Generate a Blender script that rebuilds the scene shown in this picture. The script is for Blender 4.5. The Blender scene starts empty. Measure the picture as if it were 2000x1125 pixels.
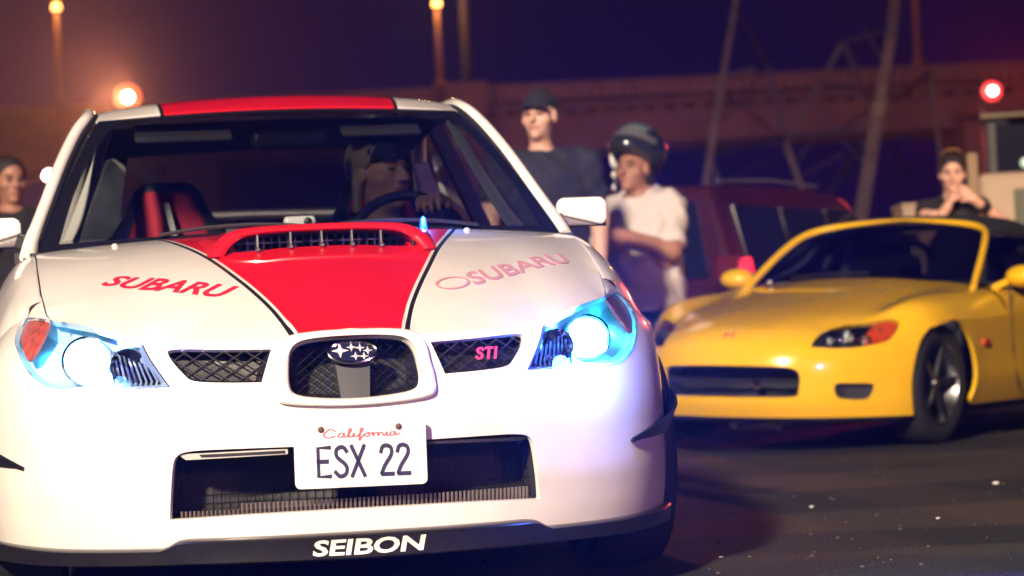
import bpy, bmesh, math, random
import numpy as np
from mathutils import Vector, Matrix
from mathutils.geometry import delaunay_2d_cdt
random.seed(7); np.random.seed(7)
scn = bpy.context.scene
COL = scn.collection
R = math.radians

# ------------------------------------------------------------------ camera
CAM_H, PITCH, ROLL, FPX = .63053, .0215718, .0461872, 4749.39
cd = bpy.data.cameras.new('camera'); cam = bpy.data.objects.new('camera', cd); COL.objects.link(cam)
cr, sr = math.cos(ROLL), math.sin(ROLL)
rt, up, fw = Vector((1, 0, 0)), Vector((0, -math.sin(PITCH), math.cos(PITCH))), Vector((0, math.cos(PITCH), math.sin(PITCH)))
Rv, Uv = rt * cr - up * sr, rt * sr + up * cr
M = Matrix((Rv, Uv, -fw)).transposed().to_4x4(); M.translation = (0, 0, CAM_H)
cam.matrix_world = M
cd.sensor_width = 36; cd.lens = FPX / 2000 * 36
cd.clip_start = .05; cd.clip_end = 2000
cd.dof.use_dof = True; cd.dof.focus_distance = 5.85; cd.dof.aperture_fstop = 3.8
scn.camera = cam

# ------------------------------------------------------------------ world: clear night sky, deep navy, a little warmer near the horizon
wd = bpy.data.worlds.new('World'); scn.world = wd; wd.use_nodes = True
nt = wd.node_tree; nt.nodes.clear()
tc = nt.nodes.new('ShaderNodeTexCoord'); sx = nt.nodes.new('ShaderNodeSeparateXYZ'); rp = nt.nodes.new('ShaderNodeValToRGB')
rp.color_ramp.elements[0].position = 0.0; rp.color_ramp.elements[0].color = (.004, .0010, .024, 1)
rp.color_ramp.elements[1].position = .35; rp.color_ramp.elements[1].color = (.0004, .0002, .014, 1)
bg = nt.nodes.new('ShaderNodeBackground'); bg.inputs[1].default_value = 1.0
wo = nt.nodes.new('ShaderNodeOutputWorld')
nt.links.new(tc.outputs['Generated'], sx.inputs[0]); nt.links.new(sx.outputs[2], rp.inputs[0])
nt.links.new(rp.outputs[0], bg.inputs[0]); nt.links.new(bg.outputs[0], wo.inputs[0])

# ------------------------------------------------------------------ unseen lights: the key, then fills added for people, cars and bridge
def lamp(name, kind, loc, power, col, target=None, radius=.1, angle=None, blend=.5):
    ld = bpy.data.lights.new(name, kind); o = bpy.data.objects.new(name, ld); COL.objects.link(o)
    ld.energy = power; ld.color = col; o.location = loc
    if kind == 'AREA': ld.shape = 'DISK'; ld.size = radius * 2
    elif kind == 'SUN': ld.angle = radius
    else: ld.shadow_soft_size = radius
    if kind == 'SPOT': ld.spot_size = angle; ld.spot_blend = blend
    if target is not None:
        o.rotation_euler = (Vector(target) - Vector(loc)).to_track_quat('-Z', 'Y').to_euler()
    return o
lamp('key_light', 'SPOT', (-7, -14.5, 11.0), 65000, (1, .80, .58), (1.2, 10, .6), .7, R(48), .6)
lamp('warm_fill', 'SPOT', (8.5, 7.5, 4.6), 4200, (1, .56, .36), (3.4, 17.0, 1.5), .3, R(20), .7)  # unseen warm fill added to brighten the woman and the truck
lamp('pink_fill', 'SPOT', (5.5, -3.0, 2.4), 1000, (1, .42, .85), (.3, 7.0, .7), .3, R(50), .8)  # added pink fill from front right, no such lamp in the lot
for _x, _p in ((-14, 2600), (9, 4600), (34, 1700)):
    lamp('bridge_fill', 'SPOT', (_x, 120, 3.5), _p, (1, .40, .31), (_x + 2, 140, 13.5), .5, R(120), .8)  # unseen fills added to lift the bridge face out of the dark

# ------------------------------------------------------------------ exposure
vs = scn.view_settings
vs.view_transform = 'Standard'; vs.look = 'None'; vs.exposure = 0; vs.gamma = 1; vs.use_curve_mapping = False
scn.cycles.max_bounces = 8; scn.cycles.transparent_max_bounces = 12; scn.cycles.volume_bounces = 0
scn.cycles.caustics_reflective = False; scn.cycles.caustics_refractive = False
scn.cycles.sample_clamp_indirect = 4

# ------------------------------------------------------------------ materials
MATS = {}
def mat(name, col, rough=.5, metal=0, coat=0, emit=None, es=0, noise=0, nscale=8, bump=0, bscale=40, ior=1.5, spec=.5):
    if name in MATS: return MATS[name]
    m = bpy.data.materials.new(name); m.use_nodes = True; n = m.node_tree; b = n.nodes['Principled BSDF']
    b.inputs['Base Color'].default_value = (*col, 1); b.inputs['Roughness'].default_value = rough
    b.inputs['Metallic'].default_value = metal; b.inputs['Coat Weight'].default_value = coat; b.inputs['Coat Roughness'].default_value = .06
    b.inputs['IOR'].default_value = ior; b.inputs['Specular IOR Level'].default_value = spec
    if emit: b.inputs['Emission Color'].default_value = (*emit, 1); b.inputs['Emission Strength'].default_value = es
    if noise or bump:
        t = n.nodes.new('ShaderNodeTexCoord')
    if noise:
        x = n.nodes.new('ShaderNodeTexNoise'); x.inputs['Scale'].default_value = nscale; x.inputs['Detail'].default_value = 6
        mx = n.nodes.new('ShaderNodeMix'); mx.data_type = 'RGBA'
        rr = n.nodes.new('ShaderNodeValToRGB'); rr.color_ramp.elements[0].position = .35; rr.color_ramp.elements[1].position = .7
        mx.inputs[6].default_value = (*col, 1); mx.inputs[7].default_value = (*[c * (1 - noise) for c in col], 1)
        n.links.new(t.outputs['Object'], x.inputs['Vector']); n.links.new(x.outputs[0], rr.inputs[0]); n.links.new(rr.outputs[0], mx.inputs[0])
        n.links.new(mx.outputs[2], b.inputs['Base Color'])
    if bump:
        x = n.nodes.new('ShaderNodeTexNoise'); x.inputs['Scale'].default_value = bscale; x.inputs['Detail'].default_value = 4
        bp = n.nodes.new('ShaderNodeBump'); bp.inputs['Strength'].default_value = bump; bp.inputs['Distance'].default_value = .01
        n.links.new(t.outputs['Object'], x.inputs['Vector']); n.links.new(x.outputs[0], bp.inputs['Height']); n.links.new(bp.outputs[0], b.inputs['Normal'])
    MATS[name] = m; return m
def glass(name, tint=(.8, .85, .85), refl=1.0, rough=.02):
    if name in MATS: return MATS[name]
    m = bpy.data.materials.new(name); m.use_nodes = True; n = m.node_tree; n.nodes.clear()
    o = n.nodes.new('ShaderNodeOutputMaterial'); t = n.nodes.new('ShaderNodeBsdfTransparent'); g = n.nodes.new('ShaderNodeBsdfGlossy')
    t.inputs[0].default_value = (*tint, 1); g.inputs['Roughness'].default_value = rough
    f = n.nodes.new('ShaderNodeFresnel'); f.inputs[0].default_value = 1.5
    mu = n.nodes.new('ShaderNodeMath'); mu.operation = 'MULTIPLY'; mu.inputs[1].default_value = refl
    mx = n.nodes.new('ShaderNodeMixShader')
    n.links.new(f.outputs[0], mu.inputs[0]); n.links.new(mu.outputs[0], mx.inputs[0]); n.links.new(t.outputs[0], mx.inputs[1]); n.links.new(g.outputs[0], mx.inputs[2])
    n.links.new(mx.outputs[0], o.inputs[0]); MATS[name] = m; return m
def emis(name, col, s):
    return mat(name, (.02, .02, .02), .4, emit=col, es=s)

WHITE = mat('white_car_paint', (.80, .77, .75), .22, coat=.8, noise=.08, nscale=7)
RED = mat('red_car_paint', (.74, .010, .022), .32, coat=.9, noise=.08, nscale=6)
BLACKP = mat('black_pinstripe', (.012, .012, .014), .35)
BLACK = mat('black_plastic', (.016, .016, .018), .45, bump=.1, bscale=200)
SATIN = mat('carbon_black', (.013, .012, .013), .3, coat=.3, noise=.5, nscale=60)
RUBBER = mat('tyre_rubber', (.015, .015, .016), .75, bump=.3, bscale=120)
CHROME = mat('chrome', (.85, .85, .87), .12, metal=1)
ALU = mat('wheel_alloy', (.24, .24, .26), .35, metal=1, noise=.3, nscale=20)
DARKM = mat('dark_metal', (.06, .06, .065), .4, metal=1, noise=.4, nscale=30)
GLASS = glass('car_glass', (.77, .81, .83), .9)
LENS = glass('lamp_lens', (.92, .97, 1.0), .8, .03)
FRIT = mat('glass_border', (.008, .008, .01), .15)
REDTXT = mat('red_lettering', (.55, .02, .05), .4)
FADETXT = mat('faded_red_lettering', (.52, .27, .34), .4)
GREYTRIM = mat('grey_trim', (.40, .40, .38), .6, bump=.1, bscale=150)
SEATBLK = mat('seat_fabric_black', (.014, .014, .018), .85, bump=.4, bscale=260)
SEATRED = mat('seat_fabric_red', (.33, .012, .03), .85, bump=.4, bscale=260)
SKIN = mat('skin', (.50, .25, .17), .5, noise=.18, nscale=14, bump=.12, bscale=90)

# ------------------------------------------------------------------ objects
def link(name, me, parent=None, m=None):
    o = bpy.data.objects.new(name, me); COL.objects.link(o)
    if m is not None:
        for x in (m if isinstance(m, (list, tuple)) else [m]): me.materials.append(x)
    if parent is not None: o.parent = parent
    return o
def tag(o, label=None, cat=None, group=None, kind=None):
    if label: o['label'] = label
    if cat: o['category'] = cat
    if group: o['group'] = group
    if kind: o['kind'] = kind
    return o
def thing(name, label, cat, loc=(0, 0, 0), rz=0, group=None):
    o = bpy.data.objects.new(name, None); COL.objects.link(o); o.location = loc; o.rotation_euler = (0, 0, rz); o.empty_display_size = .2
    return tag(o, label, cat, group)
def mesh(name, V, Fc, parent=None, m=None, smooth=True, mi=None, sharp=None):
    me = bpy.data.meshes.new(name)
    me.from_pydata([tuple(map(float, v)) for v in V], [], [tuple(int(i) for i in f) for f in Fc])
    if mi is not None:
        me.polygons.foreach_set('material_index', np.asarray(mi, np.int32))
    if smooth: me.polygons.foreach_set('use_smooth', np.ones(len(me.polygons), bool))
    me.update()
    o = link(name, me, parent, m)
    if smooth and sharp: me.set_sharp_from_angle(angle=R(sharp))
    return o
class MB:
    """collects simple solids into one mesh"""
    def __init__(s): s.V = []; s.F = []
    def add(s, V, Fc):
        n = len(s.V); s.V += [tuple(v) for v in V]; s.F += [tuple(i + n for i in f) for f in Fc]; return s
    def box(s, lo, hi, mtx=None):
        V = [(x, y, z) for x in (lo[0], hi[0]) for y in (lo[1], hi[1]) for z in (lo[2], hi[2])]
        if mtx is not None: V = [mtx @ Vector(v) for v in V]
        return s.add(V, [(0, 1, 3, 2), (4, 6, 7, 5), (0, 4, 5, 1), (2, 3, 7, 6), (0, 2, 6, 4), (1, 5, 7, 3)])
    def bar(s, a, b, w, h=None, upv=(0, 0, 1)):
        a, b = Vector(a), Vector(b); d = (b - a).normalized(); u = Vector(upv)
        if abs(d.dot(u)) > .98: u = Vector((1, 0, 0))
        x = d.cross(u).normalized(); y = x.cross(d); h = h or w
        V = [p + x * (i * w / 2) + y * (j * h / 2) for p in (a, b) for i, j in ((-1, -1), (1, -1), (1, 1), (-1, 1))]
        return s.add(V, [(3, 2, 1, 0), (4, 5, 6, 7)] + [(k, (k + 1) % 4, (k + 1) % 4 + 4, k + 4) for k in range(4)])
    def tube(s, path, r, n=8, cap=True, flat=1.0):
        P = [Vector(p) for p in path]; m = len(P); rr = r if hasattr(r, '__len__') else [r] * m
        V = []; px = None
        for i, p in enumerate(P):
            d = (P[min(i + 1, m - 1)] - P[max(i - 1, 0)]).normalized()
            if px is None:
                u = Vector((0, 0, 1)) if abs(d.z) < .9 else Vector((1, 0, 0)); px = d.cross(u).normalized()
            else:
                px = (px - d * px.dot(d)).normalized()
            y = d.cross(px)
            V += [p + (px * math.cos(6.28318 * k / n) + y * math.sin(6.28318 * k / n) * flat) * rr[i] for k in range(n)]
        Fc = [(i * n + k, i * n + (k + 1) % n, (i + 1) * n + (k + 1) % n, (i + 1) * n + k) for i in range(m - 1) for k in range(n)]
        if cap: Fc += [tuple(range(n - 1, -1, -1)), tuple(range((m - 1) * n, m * n))]
        return s.add(V, Fc)
    def lathe(s, prof, n=32, mtx=None, closed=False):
        V = []
        for r, z in prof: V += [Vector((r * math.cos(6.28318 * k / n), r * math.sin(6.28318 * k / n), z)) for k in range(n)]
        if mtx is not None: V = [mtx @ v for v in V]
        m = len(prof); e = m if closed else m - 1
        return s.add(V, [(i * n + k, i * n + (k + 1) % n, ((i + 1) % m) * n + (k + 1) % n, ((i + 1) % m) * n + k) for i in range(e) for k in range(n)])
    def build(s, name, m, parent=None, smooth=False, bevel=0, sharp=35):
        o = mesh(name, s.V, s.F, parent, m, smooth, sharp=sharp if smooth else None)
        bm = bmesh.new(); bm.from_mesh(o.data); bmesh.ops.recalc_face_normals(bm, faces=bm.faces)
        if bevel: bmesh.ops.bevel(bm, geom=bm.edges[:], offset=bevel, segments=2, profile=.6, affect='EDGES')
        bm.to_mesh(o.data); bm.free(); return o

# ------------------------------------------------------------------ curves and surfaces
def cubic(xs, ys):
    xs = np.array(xs, float); ys = np.array(ys, float); n = len(xs); h = np.diff(xs); m = np.zeros(n); dl = np.diff(ys) / h
    for i in range(1, n - 1):
        if dl[i - 1] * dl[i] > 0:
            a, b = 2 * h[i] + h[i - 1], h[i] + 2 * h[i - 1]; m[i] = (a + b) / (a / dl[i - 1] + b / dl[i])
    m[0] = dl[0]; m[-1] = dl[-1]
    def f(x):
        x = np.clip(np.asarray(x, float), xs[0], xs[-1]); i = np.clip(np.searchsorted(xs, x) - 1, 0, n - 2); t = (x - xs[i]) / h[i]
        return (2*t**3-3*t**2+1)*ys[i] + (t**3-2*t**2+t)*h[i]*m[i] + (-2*t**3+3*t**2)*ys[i+1] + (t**3-t**2)*h[i]*m[i+1]
    return f
def plan(pts):
    pts = np.array(pts, float); c = np.concatenate([[0], np.cumsum(np.hypot(*np.diff(pts, axis=0).T))])
    fu, fv = cubic(c, pts[:, 0]), cubic(c, pts[:, 1]); s = np.linspace(0, c[-1], 2000)
    a = np.concatenate([[0], np.cumsum(np.hypot(np.diff(fu(s)), np.diff(fv(s))))]); U, V = fu(s), fv(s)
    return lambda p: (np.sign(p) * np.interp(np.abs(p), a, U), np.interp(np.abs(p), a, V))
def crom(P, n, closed=False):
    """Catmull-Rom through P (k,d), n points per span; a repeated point makes a corner"""
    P = np.array(P, float); k = len(P); out = []
    for i in range(k if closed else k - 1):
        if closed: a, b, c, d = P[i - 1], P[i], P[(i + 1) % k], P[(i + 2) % k]
        else: a, b, c, d = P[max(i - 1, 0)], P[i], P[i + 1], P[min(i + 2, k - 1)]
        if np.allclose(b, c): continue
        if np.allclose(a, b): a = b - (c - b) * .6
        if np.allclose(c, d): d = c + (c - b) * .6
        for j in range(n):
            t = j / n
            out.append(.5 * ((2 * b) + (c - a) * t + (2 * a - 5 * b + 4 * c - d) * t * t + (3 * b - a - 3 * c + d) * t ** 3))
    if not closed: out.append(P[-1])
    return np.array(out)
def densify(P, step, closed=True):
    P = np.array(P, float); out = []; k = len(P)
    for i in range(k if closed else k - 1):
        a, b = P[i], P[(i + 1) % k]; n = max(1, int(np.ceil(np.linalg.norm(b - a) / step)))
        out += [a + (b - a) * j / n for j in range(n)]
    if not closed: out.append(P[-1])
    return np.array(out)
def inpoly(pts, poly):
    x, y = pts[:, 0], pts[:, 1]; c = np.zeros(len(pts), bool); n = len(poly)
    for i in range(n):
        x1, y1 = poly[i]; x2, y2 = poly[i - 1]
        k = (y1 > y) != (y2 > y)
        with np.errstate(divide='ignore', invalid='ignore'):
            c ^= k & (x < (x2 - x1) * (y - y1) / (y2 - y1) + x1)
    return c
def mirror(P):
    P = np.array(P, float); return np.concatenate([P, P[::-1] * [-1, 1]])
def flip(P):
    return np.array(P, float)[::-1] * [-1, 1]
def panel(name, surf, outer, holes=(), regions=(), step=.03, m=None, parent=None, rim=.02, inner_rim=None, flipn=False, edge_step=None, offset=0):
    """sheet of surf(a,b) inside outline `outer`, less `holes`; `regions` = [(polygon, material index)]; the edges are turned in by `rim` to give thickness"""
    es = edge_step or step * .5
    loops = [densify(outer, es)] + [densify(h, es) for h in holes]; regs = [densify(r[0], es) for r in regions]
    pts = []; edges = []
    for L in loops + regs:
        n0 = len(pts); pts += [tuple(p) for p in L]; edges += [(n0 + i, n0 + (i + 1) % len(L)) for i in range(len(L))]
    lo, hi = loops[0].min(0), loops[0].max(0)
    ga, gb = np.meshgrid(np.arange(lo[0], hi[0], step), np.arange(lo[1], hi[1], step)); G = np.stack([ga.ravel(), gb.ravel()], 1) + step * .37
    G = G[inpoly(G, loops[0])]
    E = np.array(pts)
    if len(G):
        d = np.min(np.stack([np.hypot(G[:, 0] - q[0], G[:, 1] - q[1]) for q in E]), 0); G = G[d > step * .45]
    r = delaunay_2d_cdt([Vector(p) for p in pts + [tuple(g) for g in G]], edges, [], 0, 1e-6)
    V2 = np.array([tuple(v) for v in r[0]]); T = np.array([tuple(f) for f in r[2]])
    c = V2[T].mean(1); keep = inpoly(c, loops[0])
    for h in loops[1:]: keep &= ~inpoly(c, h)
    T = T[keep]; c = c[keep]
    a, b, d = V2[T[:, 0]], V2[T[:, 1]], V2[T[:, 2]]
    ar = (b[:, 0]-a[:, 0])*(d[:, 1]-a[:, 1]) - (b[:, 1]-a[:, 1])*(d[:, 0]-a[:, 0])
    T[ar < 0] = T[ar < 0][:, ::-1]
    if flipn: T = T[:, ::-1]
    mi = np.zeros(len(T), int)
    for L, (_, k) in zip(regs, regions): mi[inpoly(c, L)] = k
    V = surf(V2[:, 0], V2[:, 1]); e = 1e-3
    N = np.cross(surf(V2[:, 0] + e, V2[:, 1]) - V, surf(V2[:, 0], V2[:, 1] + e) - V); N /= np.linalg.norm(N, axis=1)[:, None] + 1e-12
    if flipn: N = -N
    if offset: V = V + N * offset
    Fc = [tuple(t) for t in T]; Vl = list(V)
    # boundary edges -> rim turned inwards
    if rim:
        cnt = {}
        for t in T:
            for i in range(3):
                k = (t[i], t[(i + 1) % 3]); cnt[k] = 1
        bd = [k for k in cnt if (k[1], k[0]) not in cnt]
        mid = {}
        fmi = {}
        for ti, t in enumerate(T):
            for i in range(3): fmi[(t[i], t[(i + 1) % 3])] = mi[ti]
        ring = sorted({i for k in bd for i in k}); nidx = {}; nidx2 = {}
        for i in ring:
            nidx[i] = len(Vl); Vl.append(V[i] - N[i] * min(.003, rim * .3)); nidx2[i] = len(Vl); Vl.append(V[i] - N[i] * rim)
        mm = list(mi)
        for k in bd:
            i, j = k
            Fc += [(j, i, nidx[i], nidx[j]), (nidx[j], nidx[i], nidx2[i], nidx2[j])]; mm += [fmi[k]] * 2
        mi = np.array(mm)
    used = sorted({i for f in Fc for i in f}); mp = {k: i for i, k in enumerate(used)}
    o = mesh(name, [Vl[i] for i in used], [tuple(mp[i] for i in f) for f in Fc], parent, m, True, mi, sharp=50)
    return o
def grid(name, P, m=None, parent=None, closed_u=False, closed_v=False, thick=0, sharp=50, flipn=False):
    P = np.array(P, float); a, b = P.shape[:2]; V = P.reshape(-1, 3)
    Fc = [(i * b + j, ((i + 1) % a) * b + j, ((i + 1) % a) * b + (j + 1) % b, i * b + (j + 1) % b) for i in range(a if closed_u else a - 1) for j in range(b if closed_v else b - 1)]
    if flipn: Fc = [f[::-1] for f in Fc]
    o = mesh(name, V, Fc, parent, m, True, sharp=sharp)
    if thick:
        bm = bmesh.new(); bm.from_mesh(o.data); bmesh.ops.solidify(bm, geom=bm.faces[:], thickness=thick); bm.to_mesh(o.data); bm.free()
        o.data.set_sharp_from_angle(angle=R(sharp))
    return o
def loft(rows, nu=4, nv=4, closed_v=False):
    """Catmull-Rom both ways through a net of points"""
    rows = [crom(r, nv, closed_v) for r in rows]
    return np.stack([crom(np.array(rows)[:, j], nu) for j in range(len(rows[0]))], 1)

# ------------------------------------------------------------------ signed distance solids -> one continuous mesh
def sdf_mesh(name, f, lo, hi, h, m=None, parent=None, mi=None, smooth=True):
    lo = np.array(lo, float); hi = np.array(hi, float); n = np.ceil((hi - lo) / h).astype(int) + 1
    ax = [lo[i] + np.arange(n[i]) * h for i in range(3)]
    D = np.empty(n, np.float32)
    for i in range(0, n[0], 8):
        X, Y, Z = np.meshgrid(ax[0][i:i + 8], ax[1], ax[2], indexing='ij')
        D[i:i + 8] = f(np.stack([X.ravel(), Y.ravel(), Z.ravel()], 1)).reshape(X.shape)
    S = D < 0; nx, ny, nz = n
    acc = np.zeros((nx - 1, ny - 1, nz - 1, 3), np.float32); cnt = np.zeros((nx - 1, ny - 1, nz - 1), np.float32)
    def sl(d): return tuple(slice(a, a + k - 1) for a, k in zip(d, n))
    for axis in range(3):
        o = [(0, 0), (0, 1), (1, 0), (1, 1)]
        for p, q in o:
            d0 = [0, 0, 0]; oth = [k for k in range(3) if k != axis]; d0[oth[0]] = p; d0[oth[1]] = q; d1 = list(d0); d1[axis] = 1
            A, B = D[sl(d0)], D[sl(d1)]; c = (A < 0) != (B < 0)
            t = np.where(c, A / np.where(c, A - B, 1), 0)
            for k in range(3): acc[..., k] += np.where(c, d0[k] + (t if k == axis else 0), 0)
            cnt += c
    cell = cnt > 0; idx = np.full(cell.shape, -1, np.int64); idx[cell] = np.arange(cell.sum())
    ijk = np.argwhere(cell); V = lo + (ijk + acc[cell] / cnt[cell][:, None]) * h
    Fc = []
    for axis in range(3):
        u, v = (axis + 1) % 3, (axis + 2) % 3
        sa = [slice(None)] * 3; sb = [slice(None)] * 3; sa[axis] = slice(0, n[axis] - 1); sb[axis] = slice(1, n[axis])
        c = (S[tuple(sa)] != S[tuple(sb)]); e = np.argwhere(c); inside = S[tuple(sa)][c]
        ok = (e[:, u] > 0) & (e[:, v] > 0) & (e[:, u] < n[u] - 1) & (e[:, v] < n[v] - 1); e = e[ok]; inside = inside[ok]
        def at(du, dv):
            q = e.copy(); q[:, u] -= du; q[:, v] -= dv; return idx[q[:, 0], q[:, 1], q[:, 2]]
        Q = np.stack([at(1, 1), at(0, 1), at(0, 0), at(1, 0)], 1); Q[~inside] = Q[~inside][:, ::-1]; Fc.append(Q)
    Fc = np.concatenate(Fc)
    k = None
    if mi is not None: k = mi(V[Fc].mean(1))
    return mesh(name, V, Fc, parent, m, smooth, k)
def smin(a, b, k):
    h = np.clip(.5 + .5 * (b - a) / k, 0, 1); return b + (a - b) * h - k * h * (1 - h)
def smax(a, b, k): return -smin(-a, -b, k)
def s_ell(P, c, r):
    q = (P - np.array(c)) / np.array(r); l = np.linalg.norm(q, axis=1); g = np.linalg.norm(q / np.array(r), axis=1)
    return l * (l - 1) / (g + 1e-9)
def s_cone(P, a, b, ra, rb):
    a = np.array(a, float); b = np.array(b, float); d = b - a; t = np.clip(((P - a) @ d) / max(d @ d, 1e-9), 0, 1)
    return np.linalg.norm(P - a - t[:, None] * d, axis=1) - (ra + (rb - ra) * t)
def s_box(P, c, hs, r=.01, rot=None):
    Q = P - np.array(c)
    if rot is not None: Q = Q @ np.array(rot)
    q = np.abs(Q) - (np.array(hs) - r); return np.linalg.norm(np.maximum(q, 0), axis=1) + np.minimum(q.max(1), 0) - r
def rotz(a): c, s = math.cos(a), math.sin(a); return np.array([[c, -s, 0], [s, c, 0], [0, 0, 1]])
def rotx(a): c, s = math.cos(a), math.sin(a); return np.array([[1, 0, 0], [0, c, -s], [0, s, c]])
def roty(a): c, s = math.cos(a), math.sin(a); return np.array([[c, 0, s], [0, 1, 0], [-s, 0, c]])

# ------------------------------------------------------------------ lettering
def ribbons(lines, w):
    """flat strokes in 2-D -> (verts2d, quads)"""
    V = []; Fc = []
    for L in lines:
        L = np.array(L, float); n = len(L)
        for i in range(n):
            d = L[min(i + 1, n - 1)] - L[max(i - 1, 0)]; d /= np.linalg.norm(d) + 1e-9; q = np.array([-d[1], d[0]]) * w / 2
            e = d * w / 2 * (1 if i == n - 1 else -1 if i == 0 else 0)
            V += [L[i] + q + e, L[i] - q + e]
        b = len(V) - 2 * n
        Fc += [(b + 2 * i, b + 2 * i + 1, b + 2 * i + 3, b + 2 * i + 2) for i in range(n - 1)]
    return np.array(V), Fc
def lettering(name, V2, Fc, mapf, m, parent, thick=.0015):
    """2-D outline shapes laid on a surface by mapf(V2)->(points, normals)"""
    P, N = mapf(np.array(V2)); n = len(P); top = P + N * thick
    cnt = {}
    for f in Fc:
        for i in range(len(f)): cnt[(f[i], f[(i + 1) % len(f)])] = 1
    side = [(i, j, j + n, i + n) for (i, j) in cnt if (j, i) not in cnt]
    return mesh(name, list(top) + list(P), [tuple(f) for f in Fc] + [s[::-1] for s in side], parent, m, False)
def text2d(s, shear=0, bold=0, sub=.08):
    """filled text outline as a 2-D mesh, scaled to unit cap height"""
    cu = bpy.data.curves.new('text', 'FONT'); cu.body = s; cu.shear = shear; cu.offset = bold; cu.resolution_u = 3
    o = bpy.data.objects.new('text', cu); COL.objects.link(o)
    dg = bpy.context.evaluated_depsgraph_get(); me = bpy.data.meshes.new_from_object(o.evaluated_get(dg))
    bpy.data.objects.remove(o); bpy.data.curves.remove(cu)
    bm = bmesh.new(); bm.from_mesh(me); bmesh.ops.remove_doubles(bm, verts=bm.verts, dist=1e-5); bmesh.ops.triangulate(bm, faces=bm.faces)
    for _ in range(2):
        bmesh.ops.subdivide_edges(bm, edges=[e for e in bm.edges if e.calc_length() > sub * 2], cuts=1); bmesh.ops.triangulate(bm, faces=bm.faces)
    V = np.array([v.co[:2] for v in bm.verts]); bm.verts.index_update(); Fc = [tuple(v.index for v in f.verts) for f in bm.faces]; bm.free(); bpy.data.meshes.remove(me)
    V -= V.min(0); s_ = V[:, 1].max(); return V / s_, Fc
STROKE = {  # thin plate lettering, cell 0..0.5 wide, 0..1 tall
 'E': [[(.46, 1), (0, 1), (0, 0), (.46, 0)], [(0, .52), (.36, .52)]],
 'S': [crom([(.46, .86), (.36, .98), (.2, 1), (.05, .9), (.05, .7), (.2, .55), (.34, .45), (.46, .3), (.44, .1), (.3, 0), (.14, 0), (.0, .13)], 4)],
 'X': [[(0, 1), (.5, 0)], [(.5, 1), (0, 0)]],
 '2': [np.concatenate([crom([(.02, .8), (.08, .95), (.24, 1), (.42, .93), (.46, .76), (.38, .58), (.16, .3), (0, 0)], 4), [(.0, 0), (.48, 0)]])],
 'T': [[(0, 1), (.5, 1)], [(.25, 1), (.25, 0)]],
 'I': [[(.1, 1), (.1, 0)]],
}
# ================================================================== THE WHITE SEDAN (local axes: x across, y backwards from the nose, z up)
sedan = thing('sedan', 'white sedan with a red centre stripe, hood scoop and both headlights on', 'car', (-.37134, 5.6438, 0), .169789)
SP = plan([(0,0),(.15,.006),(.30,.034),(.43,.085),(.55,.152),(.66,.24),(.755,.35),(.82,.46),(.858,.56),(.880,.68),(.888,.85)])
_w = [.08,.16,.20,.26,.32,.44,.50,.56,.62,.66,.70,.76]
_d = cubic(_w, [.03,.03,.02,.01,0,0,.01,.03,.055,.075,.10,.15]); _k = cubic(_w, [.985,.99,.995,1,1,1,1,1.0,.995,.98,.955,.91])
def front(p, w):
    u, v = SP(p); return np.stack([u * _k(w), v + _d(w), w + 0 * u], -1)
def front_back(dv, k=1.0):
    def f(p, w):
        P = front(p, w); P[..., 1] += dv; return P
    return f
HE = [(0,.680),(.10,.676),(.135,.668),(.15,.658),(.335,.658),(.51,.664),(.60,.690),(.69,.709),(.80,.724),(.90,.733)]
_he = np.array([front(np.array(a), np.array(b)) for a, b in HE]); hev, hew = cubic(_he[:,0], _he[:,1]), cubic(_he[:,0], _he[:,2])
def hood_z(u, v):
    a = np.abs(u); ac = np.minimum(a, .70); vf, wf = hev(ac), hew(ac)
    vr, wr = 1.13 + .16 * (a / .74) ** 2, .962 - .028 * (a / .74) ** 2; t = (v - vf) / (vr - vf); tt = np.clip(t, -.3, 1.3)
    return wf + (wr - wf) * np.where(tt < 0, 1.75 * tt, 1 - np.abs(1 - np.minimum(tt, 1)) ** 1.75)
def hood(u, v): return np.stack([u + 0 * v, v + 0 * u, hood_z(u, v)], -1)
def on_surf(surf, off=.001):
    def f(Q):
        P = surf(Q[:, 0], Q[:, 1]); e = 1e-3
        N = np.cross(surf(Q[:, 0] + e, Q[:, 1]) - P, surf(Q[:, 0], Q[:, 1] + e) - P); N /= np.linalg.norm(N, axis=1)[:, None]
        return P + N * off, N
    return f
def recess(name, hole, dv, m, parent, shrink=.9, surf=front, back=True):
    H = densify(hole, .02); c = H.mean(0); A = surf(H[:, 0], H[:, 1]); B = surf(*(c + (H - c) * shrink).T); B[:, 1] += dv
    A[:, 1] += .004
    rows = [A, A * .6 + B * .4, B]
    if back: rows += [B.mean(0) + (B - B.mean(0)) * k for k in (.6, .25, .02)]
    return grid(name, np.array(rows), m, parent, closed_v=True)
def wires(name, poly, surf, sp, dirs, r, m, parent, dv=.02):
    mb = MB(); poly = np.array(poly); c = poly.mean(0); rad = np.hypot(*(poly - c).T).max()
    for a in dirs:
        d = np.array([math.cos(a), math.sin(a)]); q = np.array([-d[1], d[0]])
        for k in np.arange(-rad, rad, sp):
            t = np.linspace(-rad, rad, 60); L = c + q * k + d * t[:, None]; ins = inpoly(L, poly); run = []
            for i in range(61):
                if i < 60 and ins[i]: run.append(L[i])
                elif len(run) > 1:
                    P = surf(*np.array(run)[[0, len(run) // 2, -1]].T); P[:, 1] += dv; mb.tube(P, r, 4, False); run = []
                else: run = []
    return mb.build(name, m, parent, True)

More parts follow.
